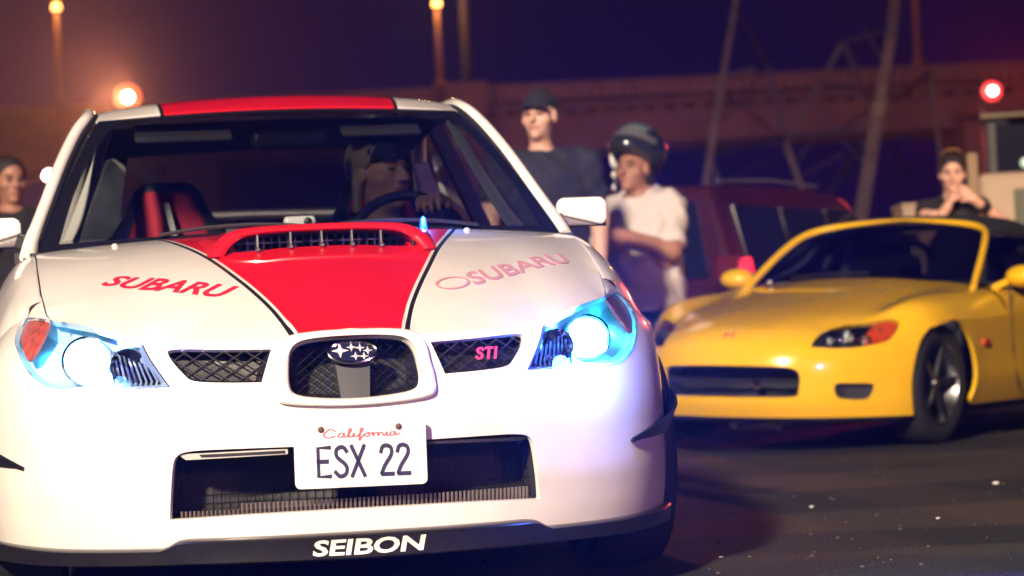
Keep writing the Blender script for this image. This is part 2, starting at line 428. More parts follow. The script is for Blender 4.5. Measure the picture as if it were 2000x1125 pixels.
# ---- front bumper with its openings
HLc = crom([(.436,.559),(.436,.559),(.475,.612),(.510,.660),(.510,.660),(.60,.690),(.69,.711),(.85,.732),(.97,.743),(1.02,.737),(1.0,.694),(.93,.650),(.86,.600),(.79,.568),(.72,.557),(.60,.557)], 4, True)
SGc = crom([(.19,.636),(.19,.636),(.30,.640),(.43,.646),(.438,.630),(.402,.588),(.375,.570),(.30,.563),(.216,.560),(.216,.560)], 4, True)
MGc = crom([(0,.658),(.074,.656),(.122,.648),(.143,.627),(.150,.590),(.150,.545),(.132,.526),(.07,.517),(0,.514),(-.07,.517),(-.132,.526),(-.150,.545),(-.150,.590),(-.143,.627),(-.122,.648),(-.074,.656)], 4, True)
INc = crom([(0,.408),(.30,.410),(.395,.408),(.428,.398),(.440,.370),(.448,.300),(.452,.250),(.452,.250),(.24,.256),(0,.257),(-.24,.256),(-.452,.250),(-.452,.250),(-.448,.300),(-.440,.370),(-.428,.398),(-.395,.408),(-.30,.410)], 4, True)
_half = [(1.34,.60),(1.30,.50),(1.26,.40),(1.255,.30),(1.27,.197),(1.0,.189),(.72,.182),(.468,.182),(.425,.203),(.20,.204),(0,.204)]
_top = [(0,.677),(.10,.673),(.132,.665),(.147,.655),(.335,.655),(.508,.661)]
right_edge = _top + [(.60,.687),(.69,.706),(.85,.7315),(.97,.745),(1.05,.747),(1.2,.747),(1.32,.745)] + _half
outer = np.array([q for q in right_edge] + [(-a, b) for a, b in right_edge[::-1]][1:-1])
_hl_in = HLc.mean(0) + (HLc - HLc.mean(0)) * .998
bumper = panel('front_bumper', front, outer, [HLc, flip(HLc), SGc, flip(SGc), MGc, INc], step=.024, edge_step=.011, m=WHITE, parent=sedan, rim=.014)
# raised frame round the centre grille
def frame_ring(name, inner, outc, surf, lift, m, parent, back=.03):
    I, O = np.array(inner), np.array(outc); n = len(I); rows = []
    Pi, Po = surf(*I.T), surf(*O.T)
    for t, l in ((0, 0), (.06, .75), (.22, 1), (.55, 1), (.85, .8), (.97, .35)):
        P = surf(*(O + (I - O) * t).T); P[:, 1] -= lift * l; rows.append(P)
    P = surf(*I.T); P[:, 1] += back; rows.append(P)
    return grid(name, np.array(rows), m, parent, closed_v=True, flipn=True)
MGo = np.array([(q[0] * (1.22 + .10 * max(0, (.60 - q[1]) / .1)), q[1] + (.018 if q[1] > .60 else -.022 * 0)) for q in MGc]); MGo[:, 1] = np.where(MGc[:, 1] < .56, MGc[:, 1] - .018, MGo[:, 1])
frame_ring('grille_surround', MGc, MGo, front, .020, WHITE, sedan)
recess('center_grille', MGc, .12, BLACK, sedan)
gm = wires('grille_mesh', MGc, front, .016, (R(38), R(142)), .0014, DARKM, sedan, .045)
ped = panel('badge_pedestal', front, [(-.048,.640),(.048,.640),(.040,.59),(.034,.516),(-.034,.516),(-.040,.59)], step=.02, m=mat('pedestal_grey', (.05,.05,.055), .5), parent=sedan, rim=.03, offset=-.012)
# oval badge with six stars
badge = panel('front_badge', front, np.array([(.057*math.cos(t), .618+.0245*math.sin(t)) for t in np.linspace(0, 6.283, 40)[:-1]]), step=.015, m=mat('badge_blue', (.012,.014,.045), .2, coat=1), parent=sedan, rim=.012, offset=.006)
mb = MB(); n = 48
P, N = on_surf(front, .008)(np.array([(.057*math.cos(t), .618+.0245*math.sin(t)) for t in np.linspace(0, 6.28318, n + 1)]))
mb.tube(P, .0042, 8, False); mb.build('badge_ring', CHROME, badge, True)
mb = MB()
for cx, cy, s in ((-.029,.622,.017),(-.002,.629,.010),(.018,.627,.010),(.036,.620,.010),(.006,.608,.010),(.026,.607,.010)):
    pts = np.array([(cx + s*(1 if k % 2 == 0 else .34)*1.25*math.cos(k*math.pi/4), cy + s*(1 if k % 2 == 0 else .34)*math.sin(k*math.pi/4)) for k in range(8)])
    T, NN = on_surf(front, .008)(pts); ctr, cn = on_surf(front, .012)(np.array([(cx, cy)]))
    mb.add([tuple(q) for q in T] + [tuple(ctr[0])], [(k, (k + 1) % 8, 8) for k in range(8)])
mb.build('badge_stars', mat('badge_silver', (.80,.78,.80), .25, coat=1), badge)
# side grilles
for s in (1, -1):
    S = SGc if s > 0 else flip(SGc)
    g = recess('side_grille', S, .07, BLACK, sedan)
    wires('grille_mesh', S, front, .026, (R(32), R(148)), .0022, mat('mesh_wire', (.20,.18,.17), .4, 1), g, .014)
# pink grille badge S T I
def sti(Q):
    return np.array(Q)
V2, F2 = [], []
x0 = .300
for ch, wd_ in (('S', .5), ('T', .5), ('I', .2)):
    v_, f_ = ribbons([np.array(L) for L in STROKE[ch]], .24); b = len(V2)
    V2 += [(x0 + (q[0] + q[1] * .22) * .030, .592 + q[1] * .024) for q in v_]; F2 += [tuple(i + b for i in f) for f in f_]; x0 += .030 * (wd_ + .28)
lettering('grille_badge', V2, F2, lambda Q: (front_back(.004)(Q[:, 0], Q[:, 1]), np.tile([0, -1.0, 0], (len(Q), 1))), mat('pink_badge', (.75, .06, .22), .35, emit=None), sedan, .006)
# lower intake: duct, fine mesh along its foot, trim lip with a slot
recess('lower_intake', INc, .16, mat('duct_black', (.03,.028,.03), .7), sedan, .96)
wires('intake_mesh', INc + [0, 0], front_back(.03), .020, (R(90), R(0)), .0011, DARKM, sedan, .05)
low = np.array([(-.43,.252),(.43,.252),(.43,.296),(.2,.288),(-.2,.288),(-.43,.270)])
wires('intake_fins', low, front, .0105, (R(90),), .0030, mat('fin_metal', (.42,.36,.34), .4, .8), sedan, .028)
panel('intake_lip', front, [(-.43,.402),(-.41,.388),(-.165,.392),(-.165,.405)], step=.03, m=GREYTRIM, parent=sedan, rim=.03, offset=-.010)
panel('intake_slot', front, [(-.375,.3995),(-.37,.394),(-.172,.3955),(-.172,.401)], step=.03, m=BLACKP, parent=sedan, rim=.004, offset=-.006)
panel('intake_lip', front, [(.165,.405),(.165,.398),(.41,.392),(.43,.400)], step=.03, m=BLACK, parent=sedan, rim=.03, offset=-.010)

# ---- front lip spoiler in carbon with its maker's lettering
wt = cubic([0,.40,.425,.468,.72,1.0,1.27], [.2055,.2055,.2035,.184,.183,.190,.198]); wb = cubic([0,.40,.72,1.0,1.27], [.142,.145,.143,.146,.150])
pr = cubic([0,.40,.50,.72,1.0,1.27], [.042,.042,.036,.034,.026,.012])
pp = np.linspace(-1.28, 1.28, 121); ap = np.abs(pp); rows = []
for t, o in ((0, -.03), (0, .25), (.06, .75), (.16, .95), (.6, 1.0), (.93, 1.0), (1.0, .85), (1.04, .2), (1.04, -.6)):
    w = wt(ap) + (wb(ap) - wt(ap)) * t; Pp = front(pp, w); e = front(pp + 1e-3, w) - front(pp - 1e-3, w); nn = np.stack([e[:, 1], -e[:, 0], 0 * w], 1); nn /= np.linalg.norm(nn, axis=1)[:, None]
    rows.append(Pp + nn * (pr(ap) * o)[:, None])
spl = grid('front_splitter', np.array(rows), SATIN, sedan, flipn=True)
def lipface(Q):
    a = Q[:, 0]; w = wt(np.abs(a)) + (wb(np.abs(a)) - wt(np.abs(a))) * (1 - Q[:, 1]); P = front(a, w); e = front(a + 1e-3, w) - front(a - 1e-3, w)
    nn = np.stack([e[:, 1], -e[:, 0], 0 * a], 1); nn /= np.linalg.norm(nn, axis=1)[:, None]; return P + nn * (pr(np.abs(a))[:, None] + .001), nn
V2, F2 = text2d('SEIBON', .12, .03); V2 = V2 * [.262 / V2[:, 0].max(), 1]; V2 = np.stack([-.118 + V2[:, 0], .17 + V2[:, 1] * .60], 1)
lettering('splitter_lettering', V2, F2, lipface, mat('white_lettering', (.8, .78, .74), .5), spl)
# dive planes on the corners
for s in (1, -1):
    t = np.linspace(0, 1, 16); p0 = .79 if s > 0 else .90; p = p0 + (1.26 - p0) * t; wi = .372 + .012 * t; inn = front(p, wi); nn = np.stack([0 * p + .75, -.66 + .5 * t, 0 * p], 1)
    out = inn + nn * (.006 + .034 * np.minimum(1, t * 1.6))[:, None] + np.array([0, 0, 1.0]) * (.004 + .098 * t ** .95)[:, None]
    P = np.array([inn, inn * .5 + out * .5 - [0, 0, .004], out]); P[..., 0] *= s
    grid('dive_plane', P, SATIN, sedan, thick=.006)

# ---- headlights
def headlight(s):
    C = HLc if s > 0 else flip(HLc)
    h = panel('headlight', front, C, step=.03, m=LENS, parent=sedan, rim=.006, offset=.001)
    Hh = densify(C, .02); c = Hh.mean(0); A = front(*(c + (Hh - c) * .985).T); B = front(*(c + (Hh - c) * .86).T); A[:, 1] += .006; B[:, 1] += .085
    hm = mat('lamp_housing', (.50, .60, .68), .30, .15)
    rows = [A, A * .5 + B * .5, B] + [B.mean(0) + (B - B.mean(0)) * k for k in (.7, .4, .15, .01)]
    grid('lamp_housing', np.array(rows), hm, h, closed_v=True)
    mtx = lambda p, w, dv: Matrix.Translation(Vector(front(np.array(p * s), np.array(w))) + Vector((0, dv, 0))) @ Matrix.Rotation(R(90), 4, 'X')
    # projector: bezel, bowl and glowing lens
    m1 = mtx(.665, .628, .050)
    MB().lathe([(.030, -.03), (.046, -.006), (.050, .006), (.055, .008), (.060, .004), (.060, -.03)], 40, m1).build('projector_bezel', CHROME, h, True)
    MB().lathe([(.0001, .021), (.016, .019), (.030, .012), (.041, .0), (.044, -.01)], 32, m1).build('projector_bulb', emis('headlight_glow', (.26, .86, 1), 9), h, True)
    m2 = mtx(.545, .612, .042)
    MB().lathe([(.004, -.045), (.018, -.038), (.032, -.018), (.040, .006), (.043, .006), (.043, -.03)], 36, m2).build('high_beam_reflector', CHROME, h, True)
    MB().lathe([(.0001, -.004), (.007, -.008), (.008, -.04)], 16, m2).build('high_beam_bulb', mat('bulb_glass', (.6, .7, .75), .1, coat=1), h, True)
    # fluted inner reflector and vanes
    mb = MB()
    for k in range(9):
        p = .47 + k * .014; A0 = front(np.array(p * s), np.array(.566)); A1 = front(np.array((p + .02) * s), np.array(.600 + k * .006)); A0[1] += .03; A1[1] += .045; mb.bar(A0, A1, .005, .02)
    mb.build('reflector_fins', CHROME, h)
    am = [(.885,.638),(.915,.655),(.98,.700),(1.0,.733),(.95,.739),(.88,.732),(.862,.722),(.862,.67)]
    am = crom(am, 4, True); am = am if s > 0 else flip(am)
    a = panel('corner_marker', front, am, step=.02, m=mat('amber_lens', (.70, .10, .06), .18, coat=1, noise=.45, nscale=60, bump=.4, bscale=160), parent=h, rim=.008, offset=-.005)
    # discharge bulb: its beam, then added fill points and a lens-glow point
    q = front(np.array(.665 * s), np.array(.628))
    L = lamp('headlight_beam', 'SPOT', (q[0], q[1] + .012, q[2]), 1300 if s > 0 else 380, (.035, .075, 1), None, .02, R(160), .5); L.parent = h; L.rotation_euler = (R(-88), 0, R(8 if s > 0 else 0))
    L = lamp('headlight_fill', 'POINT', (q[0], q[1] + .016, q[2]), 60.0 if s > 0 else 34, (.015, .60, 1) if s > 0 else (.12, .62, 1), None, .012); L.parent = h
    q3 = front(np.array(.87 * s), np.array(.672)); L = lamp('headlight_fill', 'POINT', (q3[0] - .03 * s, q3[1] + .03, q3[2] - .03), 3.0 if s > 0 else .7, (.015, .60, 1), None, .012); L.parent = h
    L = lamp('lens_glow_fill', 'POINT', (q[0] + .02 * s, q[1] - .12, q[2]), 16 if s > 0 else 4, (.05, .16, 1), None, .03); L.parent = h  # point added outside the lens, imitates lens glow on the bumper
    return h
headlight(1); headlight(-1)

# ---- hood with painted stripe, and lettering
sl = cubic([.02,.09,.21,.345,.50,.63,.94,1.2], [.124,.135,.162,.202,.25,.287,.376,.43])
front_e = [(_he[i][0], hev(_he[i][0]) + .002) for i in range(len(_he))]
he_d = [(u, float(hev(u)) + .003) for u in (0,.05,.10,.13,.145,.16,.20,.26,.32,.38,.44,.50,.56,.60,.64,.67,.695)]
he_r = he_d + [(.708,.52),(.722,.66),(.734,.90),(.741,1.12),(.742,1.215),(.60,1.185),(.40,1.145),(.2,1.12),(0,1.115)]
outer = np.array(he_r + [(-a, b) for a, b in he_r[::-1]][1:-1])
vv = np.linspace(.03, 1.18, 40); L0, L1, L2 = sl(vv) + .007, sl(vv) - .004, sl(vv) - .012
strip = lambda a, b: np.concatenate([np.stack([a, vv], 1), np.stack([b, vv], 1)[::-1]])
redp = np.concatenate([np.stack([L2, vv], 1), np.stack([-L2, vv], 1)[::-1]])
scoop_hole = np.array([(-.225,.69),(.225,.69),(.225,.98),(-.225,.98)])
bonnet = panel('hood', hood, outer, [scoop_hole], regions=[(strip(L0, L1), 2), (strip(L0, L1) * [-1, 1], 2), (redp, 1)], step=.03, edge_step=.012, m=[WHITE, RED, BLACKP], parent=sedan, rim=.016)
def hood_text(s, m, fn):
    V2, F2 = text2d('SUBARU', .28, .022); V2 = V2 * [1 / V2[:, 0].max(), 1]
    return lettering('hood_lettering', fn(V2), F2, on_surf(hood, .001), m, bonnet, .0012)
hood_text(1, REDTXT, lambda q: np.array([-.575, .575]) + np.outer(q[:, 0], [.300, -.243]) + np.outer(q[:, 1], [.038, .064]))
hood_text(1, FADETXT, lambda q: np.array([.352, .375]) + np.outer(q[:, 0], [.318, .300]) + np.outer(q[:, 1], [-.036, .062]))
th = np.linspace(0, 2 * math.pi, 40); el = np.array([.292, .378]) + np.outer(np.cos(th), [.040, .034]) + np.outer(np.sin(th), [-.016, .026])
v_, f_ = ribbons([el], .007)
lettering('hood_emblem', v_, f_, on_surf(hood, .001), FADETXT, bonnet, .0012)
# washer nozzles
for u, v in ((-.53, 1.02), (.43, 1.0)):
    z = float(hood_z(np.array(u), np.array(v))); MB().lathe([(.010, 0), (.009, .006), (.004, .010), (.0001, .011)], 12, Matrix.Translation((u, v, z - .001))).build('washer_nozzle', mat('nozzle', (.5, .48, .45), .3), bonnet, True)

# ---- hood scoop
hb = cubic([.66,.70,.83,1.0,1.12], [.272,.276,.305,.325,.335]); ht = cubic([.66,.70,.83,1.12], [.250,.250,.240,.215]); wtp = cubic([.66,.70,.80,.90,1.0,1.12], [.955,.959,.964,.968,.970,.968])
rows = []
def section(v, pts=None):
    k = (v - .70) / .42; z = float(wtp(v))
    q = [(.300 + .04 * k, None), (.286 + .03 * k, .018), (.268 + .01 * k, .042), (.240, -.018), (.200, -.007), (.13, -.002), (.06, 0)]
    out = []
    for x, d in q:
        g = float(hood_z(np.array(x), np.array(v)))
        out.append((x, v, g - .006 if d is None else (min(g + d, z - .03) if d > 0 else max(z + d, g + .004))))
    return out + [(0, v, z + .001)] + [(-x, y, w) for x, y, w in out[::-1]]
def mouth(pts, v_top, v_bot):
    P = crom([(x, 0, w) for x, w in pts] + [(-x, 0, w) for x, w in pts[-2::-1]], 6); lo_, hi_ = .878, .958; P[:, 1] = v_bot + (v_top - v_bot) * np.clip((P[:, 2] - lo_) / (hi_ - lo_), 0, 1); return P
m_out = [(.296,.878),(.287,.900),(.270,.924),(.240,.944),(.198,.954),(.12,.9585),(0,.9600)]
m_in = [(.258,.880),(.250,.893),(.232,.913),(.205,.929),(.165,.936),(.10,.9395),(0,.9405)]
A = mouth(m_out, .712, .655); B = mouth(m_in, .706, .650)
rows = [np.array(crom(section(v), 6)) for v in (.80, .90, 1.0, 1.08, 1.12)]
back = loft([section(v) for v in (.78, .86, .95, 1.04, 1.12)], 4, 6)
first = A.copy(); rs_ = np.linspace(0, len(first) - 1, back.shape[1]); first = np.stack([np.interp(rs_, np.arange(len(A)), A[:, k]) for k in range(3)], 1); B = np.stack([np.interp(rs_, np.arange(len(B)), B[:, k]) for k in range(3)], 1)
G = [B * [.985, 1, 1] + [0, .10, -.006], B + [0, .025, -.001], B + [0, .002, 0], B * .8 + first * .2 + [0, -.007, .0005], B * .45 + first * .55 + [0, -.010, .001], B * .15 + first * .85 + [0, -.006, .001], first + [0, .004, 0], first * .75 + back[0] * .25, first * .4 + back[0] * .6]
scoop = grid('hood_scoop', np.array(G + list(back)), RED, sedan, flipn=False)
inn = MB(); inn.box((-.235, .93, .78), (.235, .94, .965)); inn.box((-.235,.69,.78),(.235,.94,.79)); inn.box((-.24,.69,.78),(-.236,.94,.93)); inn.box((.236,.69,.78),(.24,.94,.93)); inn.build('scoop_back', BLACK, scoop)
mbk = MB()
for k in range(22): mbk.box((-.23 + k * .021, .80, .850), (-.226 + k * .021, .83, .950))
for z in (.895, .915): mbk.box((-.232, .79, z), (.232, .80, z + .004))
mbk.build('intercooler_fins', mat('intercooler', (.16, .17, .19), .4, .8), scoop)
for u in (-.168, -.082, -.001, .078, .154):
    z = float(hood_z(np.array(u), np.array(.69)))
    mb = MB(); mb.bar((u, .700, z - .003), (u + .001, .716, .945), .0045, .03, (0, 1, 0)); mb.lathe([(.0075, -.002), (.0075, .004), (.004, .008), (.0001, .009)], 10, Matrix.Translation((u, .672, z + .0)))
    mb.build('scoop_vane', mat('vane_metal', (.30, .29, .29), .35, .9), scoop)
path = [(-.270,.72),(-.262,.66),(-.235,.605),(-.15,.573),(0,.562),(.15,.573),(.235,.605),(.262,.66),(.270,.72)]
q = crom(path, 6); P, N = on_surf(hood, -.002)(q); mb = MB(); mb.tube(P, .0075, 8, True); mb.build('scoop_lip', RED, scoop, True)
MB().lathe([(.013, 0), (.012, .014), (.008, .022), (.0001, .025)], 16, Matrix.Translation((.312, 1.02, .935)) @ Matrix.Diagonal((.8, .8, 2.0, 1))).build('flare_spot', emis('blue_flare', (.0, .12, 1), 5), sedan, True)  # glowing stand-in for a blue lens-flare spot, not a car lamp
Lb = lamp('flare_spot_glow', 'POINT', (.312, 1.0, .985), 5, (.05, .2, 1), None, .01); Lb.parent = sedan  # added light for the flare spot

# ---- fenders, sides
for s in (1, -1):
    rows = []
    for v in (.60, .66, .74, .85, 1.0, 1.15, 1.30, 1.46):
        ue = float(np.interp(v, [.47,.52,.66,.90,1.12,1.46], [.699,.711,.725,.737,.744,.765])); we = float(hood_z(np.array(ue), np.array(min(v, 1.21)))) - .002
        fl = min(1, max(.0, (v - .40) / .25))
        q = [(ue, we - .012), (ue + .003, we), (ue + .03, we - .010), (ue + .058, we - .034), (ue + .088, we - .080), (min(.868, ue + .118), we - .140), (.880, min(.66, we - .17)), (.886, .615)]
        if v < .84:
            q = [(min(x, float(np.interp(v, [.60,.72,.84], [.765,.82,.88])) * float(_k(min(max(z, .56), .76))) / float(_k(.745)) - .006), z) for x, z in q]
        rows.append([(x * s, v + .004, z) for x, z in q])
    grid('front_fender', loft(rows, 4, 4), WHITE, sedan, flipn=(s < 0))
for s in (1, -1):   # the corner of the wing between hood edge and lamp
    vv_ = np.linspace(.475, .64, 14); inner = np.array([(float(np.interp(v, [.47,.52,.66], [.699,.711,.725])), v, float(hood_z(np.array(np.interp(v, [.47,.52,.66], [.699,.711,.725])), np.array(v))) - .003) for v in vv_])
    pp_ = np.linspace(.862, 1.06, 14); outr = front(pp_, np.interp(pp_, [.85,.97,1.05,1.2], [.7315,.745,.747,.747])) - [0, -.002, .001]
    G = np.array([inner - [0, 0, .012], inner, inner * .66 + outr * .34 + [0, 0, .004], inner * .33 + outr * .67 + [0, 0, .003], outr, outr - [0, -.01, .012]]); G[..., 0] *= s
    grid('front_fender', G, WHITE, sedan, flipn=(s > 0))
def side(v, w): return np.stack([.888 - .10 * np.maximum(0, (w - .62) / .30) ** 1.6 - .03 * np.maximum(0, (.4 - w) / .3) ** 2 - .10 * np.maximum(0, (v - 3.6) / .8) ** 2, v + 0 * w, w + 0 * v], -1)
def arc(cv, r, n=20, a0=0, a1=math.pi): return [(cv - r * math.cos(a0 + (a1 - a0) * k / n), .31 + r * math.sin(a0 + (a1 - a0) * k / n)) for k in range(n + 1)]
ol = [(.88,.62),(.88,.60)] + [q for q in arc(.945,.338,20,.3,math.pi) if q[0] > .9][0:] + [(1.283,.21),(3.15,.21)] + arc(3.485,.338) + [(3.83,.24),(4.30,.28),(4.38,.55),(4.34,.93),(1.48,.93),(1.48,.62)]
for s in (1, -1):
    f = (lambda v, w: side(v, w)) if s > 0 else (lambda v, w: side(v, w) * [-1, 1, 1])
    bd = panel('body_side', f, np.array(ol), step=.09, edge_step=.05, m=WHITE, parent=sedan, rim=.02, flipn=(s < 0))
    mb = MB(); mb.tube([np.array([.873 * s, 1.62, .90]), (.887 * s, 1.63, .6), (.872 * s, 1.64, .25)], .004, 6); mb.build('door_gap', BLACKP, bd); mb = MB(); mb.tube([(.873 * s, 2.62, .90), (.887 * s, 2.62, .6), (.872 * s, 2.62, .25)], .004, 6)
    mb.build('door_gap', BLACKP, bd)
    MB().box((.870 * s, 2.42, .80), (.900 * s, 2.60, .83)).build('door_handle', WHITE, bd, bevel=.006)
# tail
tl = [[(x, y, z) for x, y, z in ((-.78, 4.28, .93), (-.80, 4.40, .80), (-.80, 4.42, .5), (-.76, 4.36, .25))], [(0, 4.36, .95), (0, 4.47, .80), (0, 4.48, .5), (0, 4.44, .25)], [(.78, 4.28, .93), (.80, 4.40, .80), (.80, 4.42, .5), (.76, 4.36, .25)]]
grid('rear_bumper', loft(tl, 5, 5), WHITE, sedan)
grid('trunk_lid', loft([[(-.74, 3.72, .985), (0, 3.70, 1.01), (.74, 3.72, .985)], [(-.75, 4.1, .965), (0, 4.1, .99), (.75, 4.1, .965)], [(-.76, 4.29, .93), (0, 4.37, .95), (.76, 4.29, .93)]], 5, 5), WHITE, sedan, flipn=True)
wg = grid('rear_wing', loft([[(-.66, 4.12, 1.165), (0, 4.14, 1.18), (.66, 4.12, 1.165)], [(-.66, 4.28, 1.185), (0, 4.30, 1.20), (.66, 4.28, 1.185)], [(-.66, 4.36, 1.165), (0, 4.38, 1.18), (.66, 4.36, 1.165)]], 4, 6), WHITE, sedan, thick=.012)
for s in (-1, 1): MB().box((.50 * s - .012, 4.12, .95), (.50 * s + .012, 4.30, 1.175)).build('wing_post', WHITE, wg)

# ---- glasshouse
def ws(a, b):
    k = 1 - a * a; bul = 4 * b * (1 - b)
    return np.stack([a * (.738 + (.556 - .738) * b), 1.25 + .70 * b - k * (.165 - .085 * b) - bul * .03, .936 + .427 * b + k * (.018 - .004 * b) + bul * .018], -1)
wo_ = np.array([(-1,0),(1,0),(1,1),(-1,1)]); win = crom([(-.93,.035),(-.93,.035),(0,.02),(.93,.035),(.93,.035),(.945,.5),(.90,.90),(.80,.935),(0,.955),(-.80,.935),(-.90,.90),(-.945,.5)], 4, True)
panel('windshield', ws, wo_, regions=[(win, 1)], step=.07, edge_step=.04, m=[FRIT, GLASS], parent=sedan, rim=.005)
for s in (-1, 1):
    mb = MB(); A = [Vector(ws(np.array(s * .30 - .28 + 0), np.array(.0))), ]
wip = MB()
for a0, a1 in ((-.55, .02), (.05, .66)):
    P = [Vector(ws(np.array(a0 + (a1 - a0) * t), np.array(.012 + .03 * t * (1 - t) * 4))) + Vector((0, -.012, .010)) for t in np.linspace(0, 1, 8)]
    wip.tube(P, .006, 6)
wip.build('wipers', BLACK, sedan, True)
P = [[(u, 1.275 - .16 * (1 - (u / .74) ** 2) + dv, .932 + .018 * (1 - (u / .74) ** 2) + dz) for u in np.linspace(-.74, .74, 15)] for dv, dz in ((-.10, -.016), (-.05, -.008), (0, -.001))]
grid('cowl', np.array(P), BLACK, sedan)
def roof(a, b):
    k = 1 - a * a; v0 = 1.953 - .080 * k
    return np.stack([a * (.563 + .02 * np.sin(b * 3)), v0 + b * (3.05 - v0), 1.369 + .013 * k + .080 * (1 - np.exp(-b * 1.15 / .16)) * (.74 + .26 * k) - .10 * np.maximum(b - .45, 0) ** 1.5 - .010 * np.abs(a) ** 8], -1)
rs = .632
panel('roof', roof, np.array([(-1,0),(1,0),(1,1),(-1,1)]), regions=[([(-rs-.022,-.05),(-rs,-.05),(-rs,1.05),(-rs-.022,1.05)], 2), ([(rs,-.05),(rs+.022,-.05),(rs+.022,1.05),(rs,1.05)], 2), ([(-rs,-.05),(rs,-.05),(rs,1.05),(-rs,1.05)], 1)], step=.06, edge_step=.03, m=[WHITE, RED, BLACKP], parent=sedan, rim=.025)
for s in (-1, 1):
    pth = [(.768*s,1.34,.925),(.757*s,1.40,.975),(.715*s,1.56,1.095),(.672*s,1.73,1.215),(.625*s,1.90,1.322),(.588*s,2.02,1.380),(.582*s,2.25,1.408),(.578*s,2.7,1.405),(.585*s,3.05,1.37),(.65*s,3.5,1.17),(.72*s,3.85,.99)]
    q = crom(pth, 5); mb = MB(); mb.tube(q, np.interp(np.arange(len(q)), [0, 8, 25, 50], [.026, .020, .020, .03]), 12, True); mb.build('roof_pillar', WHITE, sedan, True)
    mb = MB(); q2 = crom([(p[0] - .024 * s, p[1] - .006, p[2] - .004) for p in pth[1:7]], 5); mb.tube(q2, .011, 6); mb.build('pillar_seal', BLACKP, sedan, True)
    sg = grid('side_window', np.array([[(.80*s,1.52,.935),(.80*s,2.1,.935),(.80*s,2.72,.935)],[(.70*s,1.72,1.16),(.69*s,2.2,1.17),(.69*s,2.72,1.17)],[(.600*s,2.02,1.365),(.588*s,2.3,1.38),(.588*s,2.70,1.38)]]), GLASS, sedan)
    mb = MB(); mb.bar((.79*s,2.70,.93),(.585*s,2.66,1.385),.035,.05); mb.bar((.80*s,1.45,.93),(.80*s,3.6,.95),.02,.03); mb.build('window_frame', BLACK, sedan)
    rq = grid('rear_quarter_window', np.array([[(.80*s,2.78,.935),(.78*s,3.45,.95)],[(.592*s,2.76,1.375),(.60*s,3.02,1.35)]]), GLASS, sedan)
panel('rear_window', lambda a, b: np.stack([a*(.66-.10*b), 3.72-.62*b+.05*(1-a*a), .995+.355*b+.02*(1-a*a)], -1), np.array([(-1,0),(1,0),(1,1),(-1,1)]), step=.1, m=glass('tinted_glass', (.55,.55,.6), .6), parent=sedan, rim=.004, flipn=True)

# ---- door mirrors
for s in (1, -1):
    c = np.array([.868 * s, 1.52, 1.010])
    f = lambda P, s=s, c=c: smax(s_box(P, c, (.086, .055, .052), .036), -((P[:, 1] - (c[1] + .035))), .01)
    cut = lambda P, s=s, c=c: (P[:, 2] - c[2]) + .026 + (P[:, 0] * s - .868) * .26
    mr = sdf_mesh('side_mirror', lambda P: smax(f(P), -cut(P), .003), c - .12, c + .12, .005, WHITE, sedan)
    sdf_mesh('mirror_base', lambda P: smax(f(P), cut(P) + .002, .003), c - .12, c + .12, .005, mat('mirror_lower', (.20,.18,.19), .4), mr)
    MB().box((.80*s-.0, 1.575, .965), (.945*s, 1.580, 1.05)).build('mirror_glass', mat('mirror_face', (.7,.7,.72), .03, 1), mr)
    mb = MB(); mb.bar((.80*s, 1.53, .985), (.735*s, 1.50, .960), .03, .045); mb.build('mirror_arm', BLACK, mr, bevel=.004)

# ---- cabin
tub = MB(); tub.box((-.74, 1.20, .22), (.74, 3.6, .28)); tub.box((-.76,1.16,.3),(.76,1.2,.93)); tub.box((-.78,1.2,.25),(-.755,3.6,.92)); tub.box((.755,1.2,.25),(.78,3.6,.92)); tub.box((-.74,3.30,.28),(.74,3.72,.975)); tub.build('cabin_shell', mat('cabin_black', (.014,.014,.017), .7), sedan)
f = lambda P: smin(s_box(P, (0, 1.36, .80), (.72, .21, .135), .05), s_box(P, (.36, 1.52, .925), (.19, .10, .062), .05), .04)
dash = sdf_mesh('dashboard', f, (-.8, 1.08, .60), (.8, 1.72, 1.03), .014, mat('dash_black', (.018,.018,.022), .6, bump=.15, bscale=300), sedan)
hl = grid('headliner', np.array([[(x, y, z - .02 * (x / .55) ** 2) for x in np.linspace(-.55, .55, 9)] for y, z in ((1.93, 1.352), (2.3, 1.375), (3.0, 1.345))]), mat('headliner_grey', (.07,.07,.075), .9), sedan)
for u, wd_ in ((-.30, .15), (.31, .125)):
    sdf_mesh('sun_visor', lambda P, u=u, wd_=wd_: s_box(P, (u, 1.935, 1.318), (wd_, .075, .011), .010, rotx(R(22))), (u-.2,1.82,1.24), (u+.2,2.05,1.40), .008, mat('visor_grey', (.20,.20,.19), .8), sedan)
sdf_mesh('rear_view_mirror', lambda P: s_box(P, (.02, 1.80, 1.275), (.12, .018, .03), .018), (-.13,1.76,1.22), (.17,1.84,1.33), .007, BLACKP, sedan)
